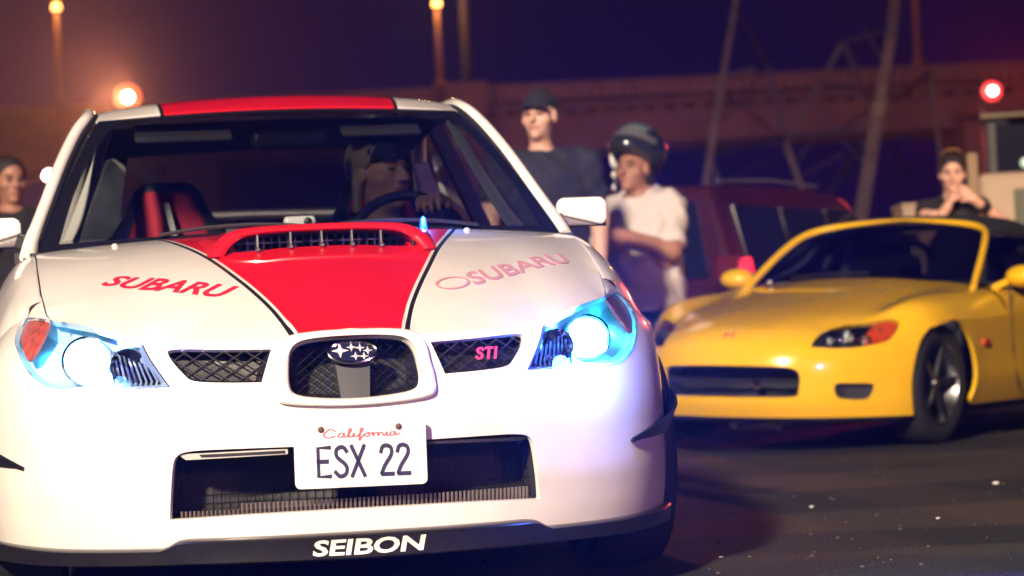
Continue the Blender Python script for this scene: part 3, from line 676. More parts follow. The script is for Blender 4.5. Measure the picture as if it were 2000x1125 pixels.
def seat(u):
    def f(P):
        Q = P - np.array([u, 2.22, 0.0]); Q[:, 1] -= (Q[:, 2] - .6) * .24
        wdt = np.interp(Q[:, 2], [.45, .80, .98, 1.10, 1.20], [.245, .25, .215, .135, .10])
        d = smax(np.abs(Q[:, 0]) - wdt, np.maximum(np.abs(Q[:, 1]) - .055, np.maximum(Q[:, 2] - 1.195, .40 - Q[:, 2])), .06)
        bol = s_cone(Q, (-.22, -.05, .5), (-.19, -.06, .98), .055, .035); bol2 = s_cone(Q, (.22, -.05, .5), (.19, -.06, .98), .055, .035)
        base = s_box(P, (u, 2.0, .46), (.25, .26, .07), .06)
        return smin(smin(d, np.minimum(bol, bol2), .03), base, .05)
    st_ = sdf_mesh('racing_seat', f, (u - .36, 1.68, .36), (u + .36, 2.60, 1.26), .014, SEATBLK, sedan)
    ins = lambda P: smax(smax(f(P) - .006, np.abs(P[:, 0] - u) - np.interp(P[:, 2], [.5, .8, 1.0, 1.16], [.165, .170, .135, .080]), .008), np.maximum(P[:, 2] - 1.165, P[:, 1] - (2.22 + (P[:, 2] - .6) * .24)), .008)
    sdf_mesh('seat_insert', ins, (u - .3, 1.9, .5), (u + .3, 2.5, 1.22), .010, SEATRED, st_)
    return st_
sL = seat(-.345); sR = seat(.345)
MB().bar((-.352, 2.23, 1.12), (-.325, 2.16, .98), .018, .006).build('seat_harness', GREYTRIM, sL)
f = lambda P: s_box(P, (0, 3.10, .74), (.66, .12, .30), .08, rotx(R(-10)))
sdf_mesh('rear_bench', f, (-.72, 2.8, .36), (.72, 3.4, 1.12), .02, SEATBLK, sedan)
# pale pillar trims and door tops seen through the glass
for s in (1, -1):
    mb = MB(); q = crom([(.655*s,1.50,.965),(.630*s,1.60,1.035),(.585*s,1.74,1.16),(.530*s,1.90,1.325)], 4); mb.tube(q, np.linspace(.026, .016, len(q)), 8, True, .6); mb.build('pillar_trim', GREYTRIM, sedan, True)
    mb = MB()
    if s > 0: P = [(.500,2.62,1.255),(.555,2.62,1.255),(.640,2.62,1.010),(.555,2.62,1.010)]
    else: P = [(-.530,2.62,1.300),(-.462,2.62,1.300),(-.505,2.62,1.005),(-.650,2.62,1.005)]
    d = .025; mb.add([p for p in P] + [(p[0], p[1] + d, p[2]) for p in P], [(0, 1, 2, 3), (7, 6, 5, 4), (0, 4, 5, 1), (1, 5, 6, 2), (2, 6, 7, 3), (3, 7, 4, 0)])
    mb.build('door_post_trim', mat('post_trim', (.42,.44,.40), .35, noise=.6, nscale=9), sedan, bevel=.006)
    MB().tube([(P[3][0], 2.605, P[3][2] + .012), (P[2][0], 2.605, P[2][2] + .012)], .014, 8).build('grab_handle', mat('pale_handle', (.65,.66,.62), .3), sedan, True)
# steering wheel
def wheel_mtx(): return Matrix.Translation((.36, 1.70, .925)) @ Matrix.Rotation(R(68), 4, 'X')
mb = MB(); n = 40; mtx = wheel_mtx()
mb.tube([mtx @ Vector((.178 * math.cos(6.28318 * k / n), .178 * math.sin(6.28318 * k / n), 0)) for k in range(n + 1)], .016, 10, False)
for a in (0, 180, 270): mb.bar(mtx @ Vector((0, 0, -.03)), mtx @ Vector((.178 * math.cos(R(a)), .178 * math.sin(R(a)), 0)), .035, .012)
mb.lathe([(.0001, .0), (.06, -.005), (.07, -.03), (.03, -.12)], 20, mtx @ Matrix.Scale(-1, 4, (0, 0, 1))); mb.build('steering_wheel', mat('wheel_leather', (.02,.02,.024), .5), sedan, True)

# ---- wheels
def make_wheel(parent, c, r, wdt, s, spokes=5, rim_m=ALU, rr=.22):
    mtx = Matrix.Translation(c) @ Matrix.Rotation(R(90) * s, 4, 'Y')
    ty = MB(); h = wdt / 2
    ty.lathe([(rr, -h * .9), (rr + .03, -h), (r - .03, -h), (r - .008, -h * .86), (r, -h * .6), (r, h * .6), (r - .008, h * .86), (r - .03, h), (rr + .03, h), (rr, h * .9), (rr - .01, h * .7), (rr - .01, -h * .7)], 48, mtx, True); t = ty.build('wheel', RUBBER, parent, True)
    ri = MB(); ri.lathe([(rr + .004, h * .93), (rr - .012, h * .96), (rr - .022, h * .7), (rr - .03, -h * .4), (rr - .03, -h * .5), (.0001, -h * .5)], 48, mtx)
    for k in range(spokes):
        a = 6.28318 * k / spokes + .35
        for da in (-.05, .05):
            ri.bar(mtx @ Vector((.03 * math.cos(a), .03 * math.sin(a), h * .55)), mtx @ Vector(((rr - .01) * math.cos(a + da), (rr - .01) * math.sin(a + da), h * .78)), .026, .022, mtx.to_3x3() @ Vector((0, 0, 1)))
    ri.lathe([(.0001, h * .72), (.028, h * .70), (.034, h * .5), (.034, h * .2)], 20, mtx); ri.build('rim', rim_m, t, True)
    MB().lathe([(.0001, -h * .3), (.14, -h * .3), (.14, -h * .36), (.0001, -h * .36)], 32, mtx).build('brake_disc', DARKM, t, True)
    return t
for s in (1, -1):
    for v in (.945, 3.485): make_wheel(sedan, (.80 * s, v, .315), .315, .225, s, 5, mat('gold_rim', (.30,.24,.10), .35, 1))
wl = MB(); wl.box((-.66, .55, .15), (.66, 3.9, .20)); wl.box((-.62, .40, .20), (.62, 1.1, .66)); wl.build('underbody', BLACK, sedan)

# ---- licence plate
PL = MB(); a = .153; hgt = .0765; rr_ = .012
cor = []
for cx, cz, a0 in ((a - rr_, hgt - rr_, 0), (-a + rr_, hgt - rr_, 90), (-a + rr_, -hgt + rr_, 180), (a - rr_, -hgt + rr_, 270)):
    cor += [(cx + rr_ * math.cos(R(a0 + t)), cz + rr_ * math.sin(R(a0 + t))) for t in (0, 30, 60, 90)]
n = len(cor); PL.add([(x, 0, z) for x, z in cor] + [(x, .003, z) for x, z in cor], [tuple(range(n))[::-1], tuple(range(n, 2 * n))] + [(k, (k + 1) % n, (k + 1) % n + n, k + n) for k in range(n)])
plate = PL.build('license_plate', mat('plate_white', (.78,.76,.73), .4, coat=.3), sedan)
plate.location = (0, -.030, .387); plate.rotation_euler = (R(-2), R(.6), 0)
V2, F2 = [], []; x0 = -.0985
for ch, adv in (('E', .0395), ('S', .0385), ('X', .0665), ('2', .0385), ('2', .04)):
    v_, f_ = ribbons(STROKE[ch], .15); b = len(V2); V2 += [(x0 + q[0] * .056, -.050 + q[1] * .066) for q in v_]; F2 += [tuple(i + b for i in f) for f in f_]; x0 += adv
flat = lambda Q: (np.stack([Q[:, 0], -.0004 + 0 * Q[:, 0], Q[:, 1]], 1), np.tile([0, -1., 0], (len(Q), 1)))
lettering('plate_number', V2, F2, flat, mat('plate_ink', (.02,.022,.07), .4), plate, .0012)
script = [[(.9,.75),(.55,1.0),(.15,.6),(.1,.2),(.4,.0),(.85,.2)], [(1.5,.45),(1.25,.5),(1.1,.15),(1.3,.02),(1.5,.3),(1.52,.45),(1.55,.05),(1.75,.1)], [(1.75,.1),(2.05,.8),(1.95,1.0),(1.85,.6),(1.9,.05),(2.15,.1)], [(2.15,.1),(2.25,.45),(2.25,.1),(2.4,.05),(2.55,.2)], [(2.55,.2),(2.9,.85),(2.75,1.0),(2.68,.4),(2.6,-.4),(2.75,-.1),(2.95,.25)], [(3.25,.45),(3.0,.3),(3.1,.02),(3.35,.15),(3.25,.45),(3.5,.35)], [(3.5,.35),(3.6,.45),(3.62,.05),(3.7,.35),(3.9,.42)], [(3.95,.42),(3.97,.05),(4.12,.4),(4.28,.40),(4.33,.08),(4.5,.1)], [(4.5,.1),(4.60,.45),(4.63,.08),(4.8,.08)], [(5.2,.42),(4.9,.4),(4.85,.08),(5.05,.05),(5.22,.4),(5.25,.06),(5.5,.2)]]
V2, F2 = [], []
for L in script:
    v_, f_ = ribbons([crom(L, 4)], .13); b = len(V2); V2 += [(-.086 + q[0] * .0322, .038 + q[1] * .020) for q in v_]; F2 += [tuple(i + b for i in f) for f in f_]
lettering('plate_state_name', V2, F2, flat, mat('plate_red', (.62,.12,.16), .5), plate, .001)
for x, z in ((-.090, .058), (.090, .0585)):
    MB().lathe([(.0075, 0), (.0075, .003), (.005, .005), (.0001, .0055)], 12, Matrix.Translation((x, 0, z)) @ Matrix.Rotation(R(90), 4, 'X')).build('plate_screw', mat('rusty_screw', (.09,.045,.03), .6), plate, True)
MB().box((-.13, .003, .01), (.135, .026, .07)).build('plate_bracket', BLACK, plate)
def netsurf(rows, n=24):
    G = loft(rows, n, n); a, b = G.shape[:2]; ra, rb = len(rows) - 1, len(rows[0]) - 1
    def f(j, i):   # j: across 0..rb, i: along 0..ra
        x = np.clip(np.asarray(i, float) / ra * (a - 1), 0, a - 1.0001); y = np.clip(np.asarray(j, float) / rb * (b - 1), 0, b - 1.0001)
        x, y = np.broadcast_arrays(x, y); i0, j0 = x.astype(int), y.astype(int); s, t = (x - i0)[..., None], (y - j0)[..., None]
        return (G[i0, j0] * (1 - s) + G[i0 + 1, j0] * s) * (1 - t) + (G[i0, j0 + 1] * (1 - s) + G[i0 + 1, j0 + 1] * s) * t
    return f
# ---- nose, hood and fender tops of the roadster: half-net, columns from the centre line outwards
_N = [
 [(0,.060,.165),(.20,.075,.165),(.38,.13,.165),(.55,.25,.165),(.68,.40,.165),(.76,.52,.165),(.80,.62,.165)],
 [(0,.015,.25),(.20,.030,.25),(.38,.09,.25),(.55,.215,.25),(.69,.385,.25),(.775,.515,.25),(.815,.63,.25)],
 [(0,0,.40),(.20,.015,.40),(.38,.080,.40),(.55,.21,.40),(.695,.385,.40),(.78,.52,.40),(.822,.64,.40)],
 [(0,.022,.50),(.20,.037,.50),(.38,.105,.50),(.55,.235,.50),(.69,.41,.50),(.775,.545,.50),(.822,.655,.49)],
 [(0,.075,.570),(.20,.092,.570),(.38,.165,.562),(.55,.295,.556),(.68,.465,.552),(.765,.58,.55),(.82,.67,.54)],
 [(0,.19,.628),(.20,.205,.626),(.38,.28,.616),(.55,.42,.612),(.675,.56,.640),(.76,.64,.635),(.822,.71,.59)],
 [(0,.45,.695),(.20,.46,.692),(.38,.50,.682),(.55,.58,.676),(.675,.68,.722),(.77,.74,.698),(.832,.78,.615)],
 [(0,.90,.775),(.20,.90,.772),(.38,.90,.758),(.55,.91,.742),(.675,.92,.766),(.785,.93,.726),(.842,.94,.640)],
 [(0,1.28,.835),(.20,1.28,.831),(.38,1.285,.816),(.55,1.29,.800),(.675,1.30,.790),(.785,1.31,.748),(.846,1.32,.640)],
 [(0,1.46,.858),(.20,1.465,.855),(.38,1.49,.842),(.55,1.53,.826),(.675,1.57,.805),(.785,1.60,.760),(.848,1.62,.650)],
]
ROADNET = [[(-x, y, z) for x, y, z in r[:0:-1]] + list(r) for r in _N]
# ================================================================== THE YELLOW ROADSTER
YEL = mat('yellow_car_paint', (.87, .51, .010), .20, coat=1, noise=.04, nscale=5)
road = thing('roadster', 'yellow two seat roadster with a black soft top parked at right', 'car', (1.018, 12.217, .031), -.603419)
road.rotation_euler = (0, .042, -.603419)
rsurf = netsurf(ROADNET)
AC, AR = (.87, .31), .335
def arch_j(i):
    js = np.linspace(12, 9.2, 300); P = rsurf(js, np.full(300, i)); d = np.hypot(P[:, 1] - AC[0], P[:, 2] - AC[1]); k = np.where(d > AR)[0]
    return js[k[0]] if len(k) else 9.2
ii = np.linspace(0, 7, 60); jj = np.array([arch_j(i) for i in ii]); k = int(np.argmax(jj > 11.99)); archp = [(jj[a], ii[a]) for a in range(k)] + [(12, ii[k])]
outer = np.array(archp + [(12, 9), (0, 9)] + [(12 - a, b) for a, b in archp[::-1]])
rHL = crom([(8.27,3.23),(8.27,3.23),(8.27,3.79),(8.36,4.60),(8.72,5.20),(9.47,5.21),(10.11,5.01),(10.32,4.78),(10.32,4.78),(10.25,4.33),(10.0,3.70),(9.53,3.26),(8.96,3.11)], 4, True)
rIN = crom([(6,2.23),(7.25,2.20),(7.85,2.12),(8.07,1.85),(8.03,1.33),(7.85,1.15),(6.6,1.13),(5.4,1.13),(4.15,1.15),(3.97,1.33),(3.93,1.85),(4.15,2.12),(4.75,2.20)], 4, True)
rFG = crom([(8.90,1.54),(9.23,1.57),(9.74,1.54),(9.83,1.40),(9.74,1.13),(9.59,1.02),(9.2,1.04),(8.93,1.15)], 4, True)
mir = lambda P: np.array([(12 - a, b) for a, b in P[::-1]])
nose = panel('nose_panel', rsurf, outer, [rHL, mir(rHL), rIN, rFG, mir(rFG)], step=.16, edge_step=.06, m=YEL, parent=road, rim=.02)
def rback(dv):
    def f(j, i):
        P = rsurf(j, i); P[..., 1] += dv; return P
    return f
recess('front_intake', rIN, .16, BLACK, road, .94, rsurf)
wires('intake_bar', np.array([(4.0,1.72),(8.05,1.72),(8.05,1.60),(4.0,1.60)]), rsurf, .06, (0.,), .007, mat('grille_bar', (.02,.02,.024), .45), road, .035)
MB().lathe([(.0001, 0), (.020, .003), (.024, -.002), (.024, -.02)], 16, Matrix.Translation(Vector(rsurf(np.array(6.85), np.array(1.56))) + Vector((0, .02, 0))) @ Matrix.Rotation(R(90), 4, 'X')).build('tow_cap', CHROME, road, True)
for s in (1, -1):
    F_ = rFG if s > 0 else mir(rFG)
    g = recess('fog_duct', F_, .06, mat('fog_black', (.03,.03,.035), .5), road, .9, rsurf)
    Hh = rHL if s > 0 else mir(rHL)
    h = panel('headlight', rsurf, Hh, step=.12, m=LENS, parent=road, rim=.006, offset=.001)
    H2 = densify(Hh, .06); c = H2.mean(0); A = rsurf(*(c + (H2 - c) * .985).T); B = rsurf(*(c + (H2 - c) * .86).T); A[:, 1] += .008; B[:, 1] += .10; B[:, 2] -= .01
    grid('lamp_housing', np.array([A, A*.5+B*.5, B] + [B.mean(0) + (B - B.mean(0)) * q for q in (.6, .3, .02)]), mat('dark_housing', (.02,.02,.025), .3), h, closed_v=True)
    for j, i, rr in ((8.52, 3.75, .026), (8.88, 4.05, .048), (9.35, 3.75, .033), (9.5, 4.5, .030)):
        j = j if s > 0 else 12 - j; p = Vector(rsurf(np.array(j), np.array(i))) + Vector((-.0 * s, .050, -.008)); mt = Matrix.Translation(p) @ Matrix.Rotation(R(90), 4, 'X') @ Matrix.Rotation(R(-18 * s), 4, 'Y')
        MB().lathe([(.003, -.03), (rr * .55, -.022), (rr * .85, -.004), (rr, .008), (rr * 1.06, .006), (rr * 1.06, -.02)], 24, mt).build('reflector_bowl', CHROME, h, True)
        MB().lathe([(.0001, .012), (rr * .25, .008), (rr * .32, -.004), (rr * .32, -.03)], 14, mt).build('bulb_lens', mat('lens_glass', (.55,.55,.5), .08, coat=1), h, True)
    am = np.array([(9.36,5.10),(9.62,5.13),(10.08,4.95),(10.27,4.77),(10.2,4.33),(9.97,3.75),(9.60,3.38),(9.42,4.2)]); am = am if s > 0 else mir(am)
    a = panel('corner_marker', rsurf, am, step=.15, m=mat('orange_lens', (.75,.07,.012), .2, coat=1, noise=.4, nscale=45), parent=h, rim=.03, offset=-.010)
# little red nose badge
el = np.array([(6.0 + .16 * math.cos(t) , 4.08 + .16 * math.sin(t)) for t in np.linspace(0, 6.283, 24)[:-1]]); v_, f_ = ribbons([np.array([(5.88,4.3),(5.90,3.9)]), np.array([(6.12,4.3),(6.10,3.9)]), np.array([(5.89,4.08),(6.11,4.08)])], .045)
lettering('nose_badge', v_, f_, on_surf(rsurf, .002), mat('badge_red', (.5,.03,.03), .3), road, .002)
# lip under the bumper, undertray
jj_ = np.linspace(1.3, 10.7, 60); A = rsurf(jj_, np.zeros(60)); grid('lower_lip', np.array([A + [0, .01, .004], A + [0, .03, -.02], A + [0, .10, -.035], A + [0, .4, -.02]]), BLACK, road)
MB().box((-.60, .5, .13), (.60, 3.6, .17)).build('underbody', BLACK, road)
for x, y in ((-.12, .33), (.13, .34)): MB().lathe([(.0001, .0), (.03, -.002), (.03, -.03)], 14, Matrix.Translation((x, y, .115)) @ Matrix.Rotation(R(90), 4, 'X')).build('tow_eye', CHROME, road, True)
# sides
def rside(v, w): return np.stack([.848 - .05 * np.maximum(0, (.38 - w) / .2) ** 2 * 1.0 - .012 * np.exp(-((w - .45) / .06) ** 2) * (v > 1.25) - .30 * np.maximum(0, (v - 3.5) / .7) ** 2 - .03*np.clip((.85-v)/.2,0,1), v + 0 * w, w + 0 * v], -1)
def rarc(cv, a0, a1, n=20): return [(cv - AR * math.cos(a0 + (a1 - a0) * t / n), .31 + AR * math.sin(a0 + (a1 - a0) * t / n)) for t in range(n + 1)]
ol = rarc(.87, R(62), R(196)) + [(1.22, .19), (2.94, .19)] + rarc(3.27, R(-20), R(200)) + [(3.65,.22),(4.02,.30),(4.08,.48),(4.02,.64),(3.6,.715),(2.9,.70),(2.2,.675),(1.62,.652),(1.32,.641),(.94,.642),(.80,.622)]
for s in (1, -1):
    f = (lambda v, w: rside(v, w)) if s > 0 else (lambda v, w: rside(v, w) * [-1, 1, 1])
    sd_ = panel('body_side', f, np.array(ol), step=.08, edge_step=.035, m=YEL, parent=road, rim=.02, flipn=(s < 0))
    mb = MB(); mb.tube([(.838*s, 1.66, .80), (.8495*s, 1.66, .62), (.838*s, 1.70, .45), (.845*s, 1.76, .25)], .004, 6); mb.build('door_gap', BLACKP, sd_)
    mb = MB(); mb.tube([(.838*s, 2.72, .80), (.8495*s, 2.74, .62), (.845*s, 2.74, .25)], .004, 6); mb.build('door_gap', BLACKP, sd_)
    MB().box((.835*s, 1.28, .50), (.856*s, 1.36, .53)).build('side_marker', mat('orange_lens', (0,0,0)), sd_, bevel=.004)
    rows = [[(.848*s, y, z0), (.835*s, y, z0 + .06), (.79*s, y, z0 + .12), (.72*s, y, z0 + .15)] for y, z0 in ((1.60,.650),(1.9,.66),(2.2,.675),(2.6,.69),(2.9,.70))]
    rows += [[(.845*s, 3.3, .715), (.83*s, 3.3, .79), (.78*s, 3.3, .84), (.66*s, 3.3, .86)], [(.80*s, 3.7, .70), (.78*s, 3.7, .76), (.72*s, 3.7, .81), (.60*s, 3.7, .84)], [(.72*s, 4.0, .64), (.70*s, 4.02, .70), (.66*s, 4.02, .76), (.55*s, 4.0, .79)]]
    grid('door_top', loft(rows, 4, 4), YEL, road, flipn=(s > 0))
    for v in (.88, 3.27): make_wheel(road, (.698 * s, v, .315), .312, .20, s, 5, ALU, .215)
    MB().box((.60*s, .45, .20), (.61*s, 1.3, .60)).build('wheel_well', BLACK, road)
grid('rear_deck', loft([[(-.66,3.0,.86),(0,3.0,.88),(.66,3.0,.86)], [(-.66,3.4,.86),(0,3.4,.885),(.66,3.4,.86)], [(-.60,3.75,.835),(0,3.78,.86),(.60,3.75,.835)], [(-.55,4.02,.78),(0,4.08,.80),(.55,4.02,.78)], [(-.60,4.06,.5),(0,4.13,.5),(.60,4.06,.5)], [(-.60,4.0,.22),(0,4.05,.2),(.60,4.0,.22)]], 4, 4), YEL, road, flipn=True)
# screen frame, glass, hood fabric
fr = [(.700,1.50,.80),(.685,1.55,.832),(.642,1.74,.965),(.595,1.90,1.066),(.545,2.00,1.116),(.45,2.065,1.146),(.3,2.10,1.163),(.15,2.12,1.172),(0,2.13,1.176)]
full = crom(fr + [(-x, y, z) for x, y, z in fr[-2::-1]], 5); mb = MB(); mb.tube(full, .019, 10); mb.build('screen_frame', YEL, road, True)
mb = MB(); mb.tube([(x * .955, y + .012, z - .016) for x, y, z in full], .016, 8); mb.build('screen_seal', BLACKP, road, True)
half = crom(fr[1:], 4); L_ = np.array([(-x, y, z) for x, y, z in half]); R_ = np.array(half); ts = np.linspace(0, 1, 13)
G = np.array([[L_[k] * (1 - t) + R_[k] * t + np.array([0, -.10 * 4 * t * (1 - t) * (1 - k / len(half)), .012 * 4 * t * (1 - t)]) for t in ts] for k in range(len(half))])
grid('windshield', G, GLASS, road)
TOP = mat('soft_top_fabric', (.012,.012,.014), .9, bump=.3, bscale=150)
def topsec(y, hw, z, zs, hb_): return [(-hb_, y, zs), (-hw - .03, y, z - .07), (-hw * .8, y, z - .015), (0, y, z), (hw * .8, y, z - .015), (hw + .03, y, z - .07), (hb_, y, zs)]
grid('soft_top', loft([topsec(2.12,.46,1.190,1.115,.52), topsec(2.35,.50,1.215,1.10,.56), topsec(2.65,.50,1.205,1.07,.58), topsec(2.85,.49,1.15,1.0,.60)], 4, 4), TOP, road, thick=.008, flipn=True)
for s in (1, -1):
    grid('soft_top_quarter', loft([[(.56*s,2.62,1.10),(.585*s,2.85,1.0),(.60*s,3.1,.90)], [(.62*s,2.62,.98),(.64*s,2.85,.92),(.66*s,3.2,.85)], [(.71*s,2.62,.84),(.70*s,2.9,.84),(.67*s,3.25,.84)]], 3, 3), TOP, road, thick=.006)
    grid('side_window', np.array([[(.715*s,1.62,.83),(.715*s,2.2,.835),(.712*s,2.60,.84)],[(.655*s,1.78,.955),(.645*s,2.2,.99),(.63*s,2.60,.985)],[(.535*s,2.05,1.105),(.54*s,2.3,1.115),(.56*s,2.60,1.095)]]), GLASS, road)
rw = np.array([[(-.44,2.86,1.135),(0,2.86,1.15),(.44,2.86,1.135)],[(-.50,3.06,.90),(0,3.08,.90),(.50,3.06,.90)]])
grid('rear_window', rw, glass('clouded_plastic', (.75,.80,.72), .5), road)
mb = MB(); mb.tube([(-.455,2.85,1.15),(.455,2.85,1.15)], .012, 6); mb.build('rear_window_frame', TOP, road)
# mirrors
for s in (1, -1):
    c = np.array([.885 * s, 1.75, .858 + .010 * 0]); f = lambda P, c=c: smax(s_ell(P, c, (.105, .085, .062)), P[:, 1] - (c[1] + .035), .012)
    mr = sdf_mesh('side_mirror', f, c - .13, c + .13, .008, YEL, road)
    mb = MB(); mb.bar((.79*s, 1.73, .83), (.73*s, 1.68, .795), .05, .035); mb.build('mirror_arm', YEL, mr, bevel=.008)
    MB().box((.80*s, 1.783, .82), (.97*s, 1.787, .90)).build('mirror_glass', MATS['mirror_face'], mr)
# cabin
DK = mat('dark_trim', (.015,.015,.02), .6)
mb = MB(); mb.box((-.70, 1.5, .2), (.70, 3.0, .24)); mb.box((-.70, 2.95, .24), (.70, 3.0, .84)); mb.box((-.72, 1.5, .25), (-.70, 2.98, .80)); mb.box((.70, 1.5, .25), (.72, 2.98, .80)); mb.build('cabin_shell', DK, road)
sdf_mesh('dashboard', lambda P: smin(s_box(P, (0, 1.70, .72), (.66, .20, .10), .05), s_ell(P, (.34, 1.80, .82), (.17, .09, .055)), .04), (-.72,1.44,.58), (.72,1.96,.92), .02, DK, road)
for u in (-.34, .34):
    f = lambda P, u=u: smin(s_box(P, (u, 2.62 , .72), (.225, .07, .28), .06, rotx(R(12))), s_box(P, (u, 2.66, 1.015), (.12, .05, .075), .045), .05)
    sdf_mesh('seat', f, (u-.3,2.4,.4), (u+.3,2.85,1.12), .018, SEATBLK, road)
    mb = MB(); mb.tube(crom([(u-.20,2.80,.80),(u-.19,2.80,.98),(u-.10,2.80,1.06),(u+.10,2.80,1.06),(u+.19,2.80,.98),(u+.20,2.80,.80)], 5), .022, 10); mb.build('roll_hoop', DK, road, True)
mb = MB(); mtx = Matrix.Translation((.34, 1.98, .80)) @ Matrix.Rotation(R(66), 4, 'X'); mb.tube([mtx @ Vector((.175*math.cos(6.28318*k/32), .175*math.sin(6.28318*k/32), 0)) for k in range(33)], .014, 8, False)
for a in (0, 180, 270): mb.bar(mtx @ Vector((0, 0, -.02)), mtx @ Vector((.175*math.cos(R(a)), .175*math.sin(R(a)), 0)), .03, .012)
mb.build('steering_wheel', DK, road, True)
mb = MB(); mb.tube(crom([(-.665,1.70,.845),(-.62,2.0,.93),(-.565,2.15,1.06)], 4), .020, 8, True, .6); mb.build('pillar_trim', GREYTRIM, road, True)
mb = MB(); mb.bar((-.62,2.58,.85),(-.565,2.56,1.07),.045,.02); mb.build('door_post_trim', GREYTRIM, road)
sdf_mesh('rear_view_mirror', lambda P: s_box(P, (.02, 2.02, 1.08), (.11, .015, .028), .015), (-.11,1.98,1.03), (.16,2.06,1.13), .008, BLACKP, road)
wp = MB(); wp.tube([(-.40,1.50,.865),(-.15,1.47,.882),(.10,1.46,.885)], .006, 6); wp.build('wiper', BLACK, road)
MB().lathe([(.014, 0), (.012, .012), (.0001, .016)], 12, Matrix.Translation((-.46, 1.36, .833))).build('washer_nozzle', MATS['nozzle'], road, True)

# ================================================================== THE MAROON UTILITY VEHICLE BEHIND
suv = thing('utility_vehicle', 'dark maroon utility vehicle with one lit red tail lamp behind the helmeted man', 'car', (1.545, 16.55, 0), R(-30))
MAR = mat('maroon_paint', (.045,.007,.012), .3, coat=1, noise=.1, nscale=4)
# local: x to the left of the near corner is negative, y forward of the vehicle (away from the camera)
def sec(y, hw, zt, zb=.38, tum=.16, cx=-.88): return [(cx - hw, y, zb), (cx - hw, y, .80), (cx - hw + .02, y, 1.0), (cx - hw + tum, y, zt - .08), (cx - hw + tum + .10, y, zt), (cx, y, zt + .03), (cx + hw - tum - .10, y, zt), (cx + hw - tum, y, zt - .08), (cx + hw - .02, y, 1.0), (cx + hw, y, .80), (cx + hw, y, zb)]
S_ = [sec(.02,.82,1.60), sec(.10,.87,1.635), sec(.8,.88,1.655), sec(1.9,.88,1.645), sec(2.55,.87,1.55), sec(3.1,.86,1.05,tum=.06), sec(3.9,.84,.98,tum=.06), sec(4.25,.78,.80,tum=.06)]
body = grid('body', loft(S_, 4, 3), MAR, suv)
for k, y in ((0, .02), (-1, 4.25)):
    q = crom(S_[k], 3); mesh('rear_panel' if k == 0 else 'front_panel', list(q), [tuple(range(len(q)))], suv, MAR, False)
DG = mat('dark_tinted_glass', (.010,.011,.020), .06, coat=1, spec=.8)
def pane(name, pts, n, m=DG, parent=suv, d=.012):
    P = [Vector(p) for p in pts]; nn = Vector(n).normalized() * d; k = len(P); mb = MB(); mb.add([p + nn for p in P] + [p - nn * .3 for p in P], [tuple(range(k)), tuple(range(2*k-1, k-1, -1))] + [(i, (i+1) % k, (i+1) % k + k, i + k) for i in range(k)]); return mb.build(name, m, parent, bevel=.004)
pane('rear_window', [(-1.52,.005,1.0),(-.22,.005,1.0),(-.30,.02,1.53),(-1.44,.02,1.53)], (0,-1,0))
pane('tailgate_panel', [(-1.56,.008,.62),(-.20,.008,.62),(-.20,.008,.97),(-1.56,.008,.97)], (0,-1,0), MAR)
sd2 = lambda y, z: (-.004 - max(0, (z - 1.0) / .575) * .150, y, z)
for y0, y1, sl_ in ((.22,.98,0), (1.04,1.80,0), (1.86,2.50,.28)):
    pane('side_window', [sd2(y0,1.02), sd2(y1 + sl_ * .9,1.02), sd2(y1 - sl_ * .3,1.50), sd2(y0,1.50)], (1,0,.3), DG, suv, .016)
tlm = mat('tail_lamp_red', (.5,.01,.015), .2, coat=1, emit=(1,.03,.06), es=1.6)
pane('tail_lamp', [(-.16,-.002,.86),(.0,.03,.86),(.0,.03,1.14),(-.16,-.002,1.14)], (.2,-1,0), mat('tail_lamp_dark', (.10,.005,.01), .2, coat=1), suv, .02)
pane('tail_lamp', [(.0,.06,.98),(.0,.24,1.02),(-.02,.24,1.13),(.0,.06,1.12)], (1,0,0), tlm, suv, .012)
pane('tail_lamp', [(-1.60,-.002,.86),(-1.74,.03,.86),(-1.74,.03,1.14),(-1.60,-.002,1.14)], (-.2,-1,0), MATS['tail_lamp_dark'], suv, .02)
MB().box((-1.74,-.06,.40),(-.02,.10,.62)).build('rear_bumper', BLACK, suv, bevel=.02)
for x in (-.10, -1.66):
    for y in (.75, 3.45): make_wheel(suv, (x, y, .34), .34, .22, 1 if x > -.5 else -1)
mb = MB(); mb.tube([(-.20,.15,1.665),(-.18,1.0,1.695),(-.20,1.9,1.68)], .014, 6); mb.build('roof_rail', mat('rail_silver', (.22,.20,.24), .3, .6), suv)
Lt = lamp('tail_lamp_glow', 'POINT', (.10,.12,1.07), 2.5, (1,.05,.08), None, .03); Lt.parent = suv
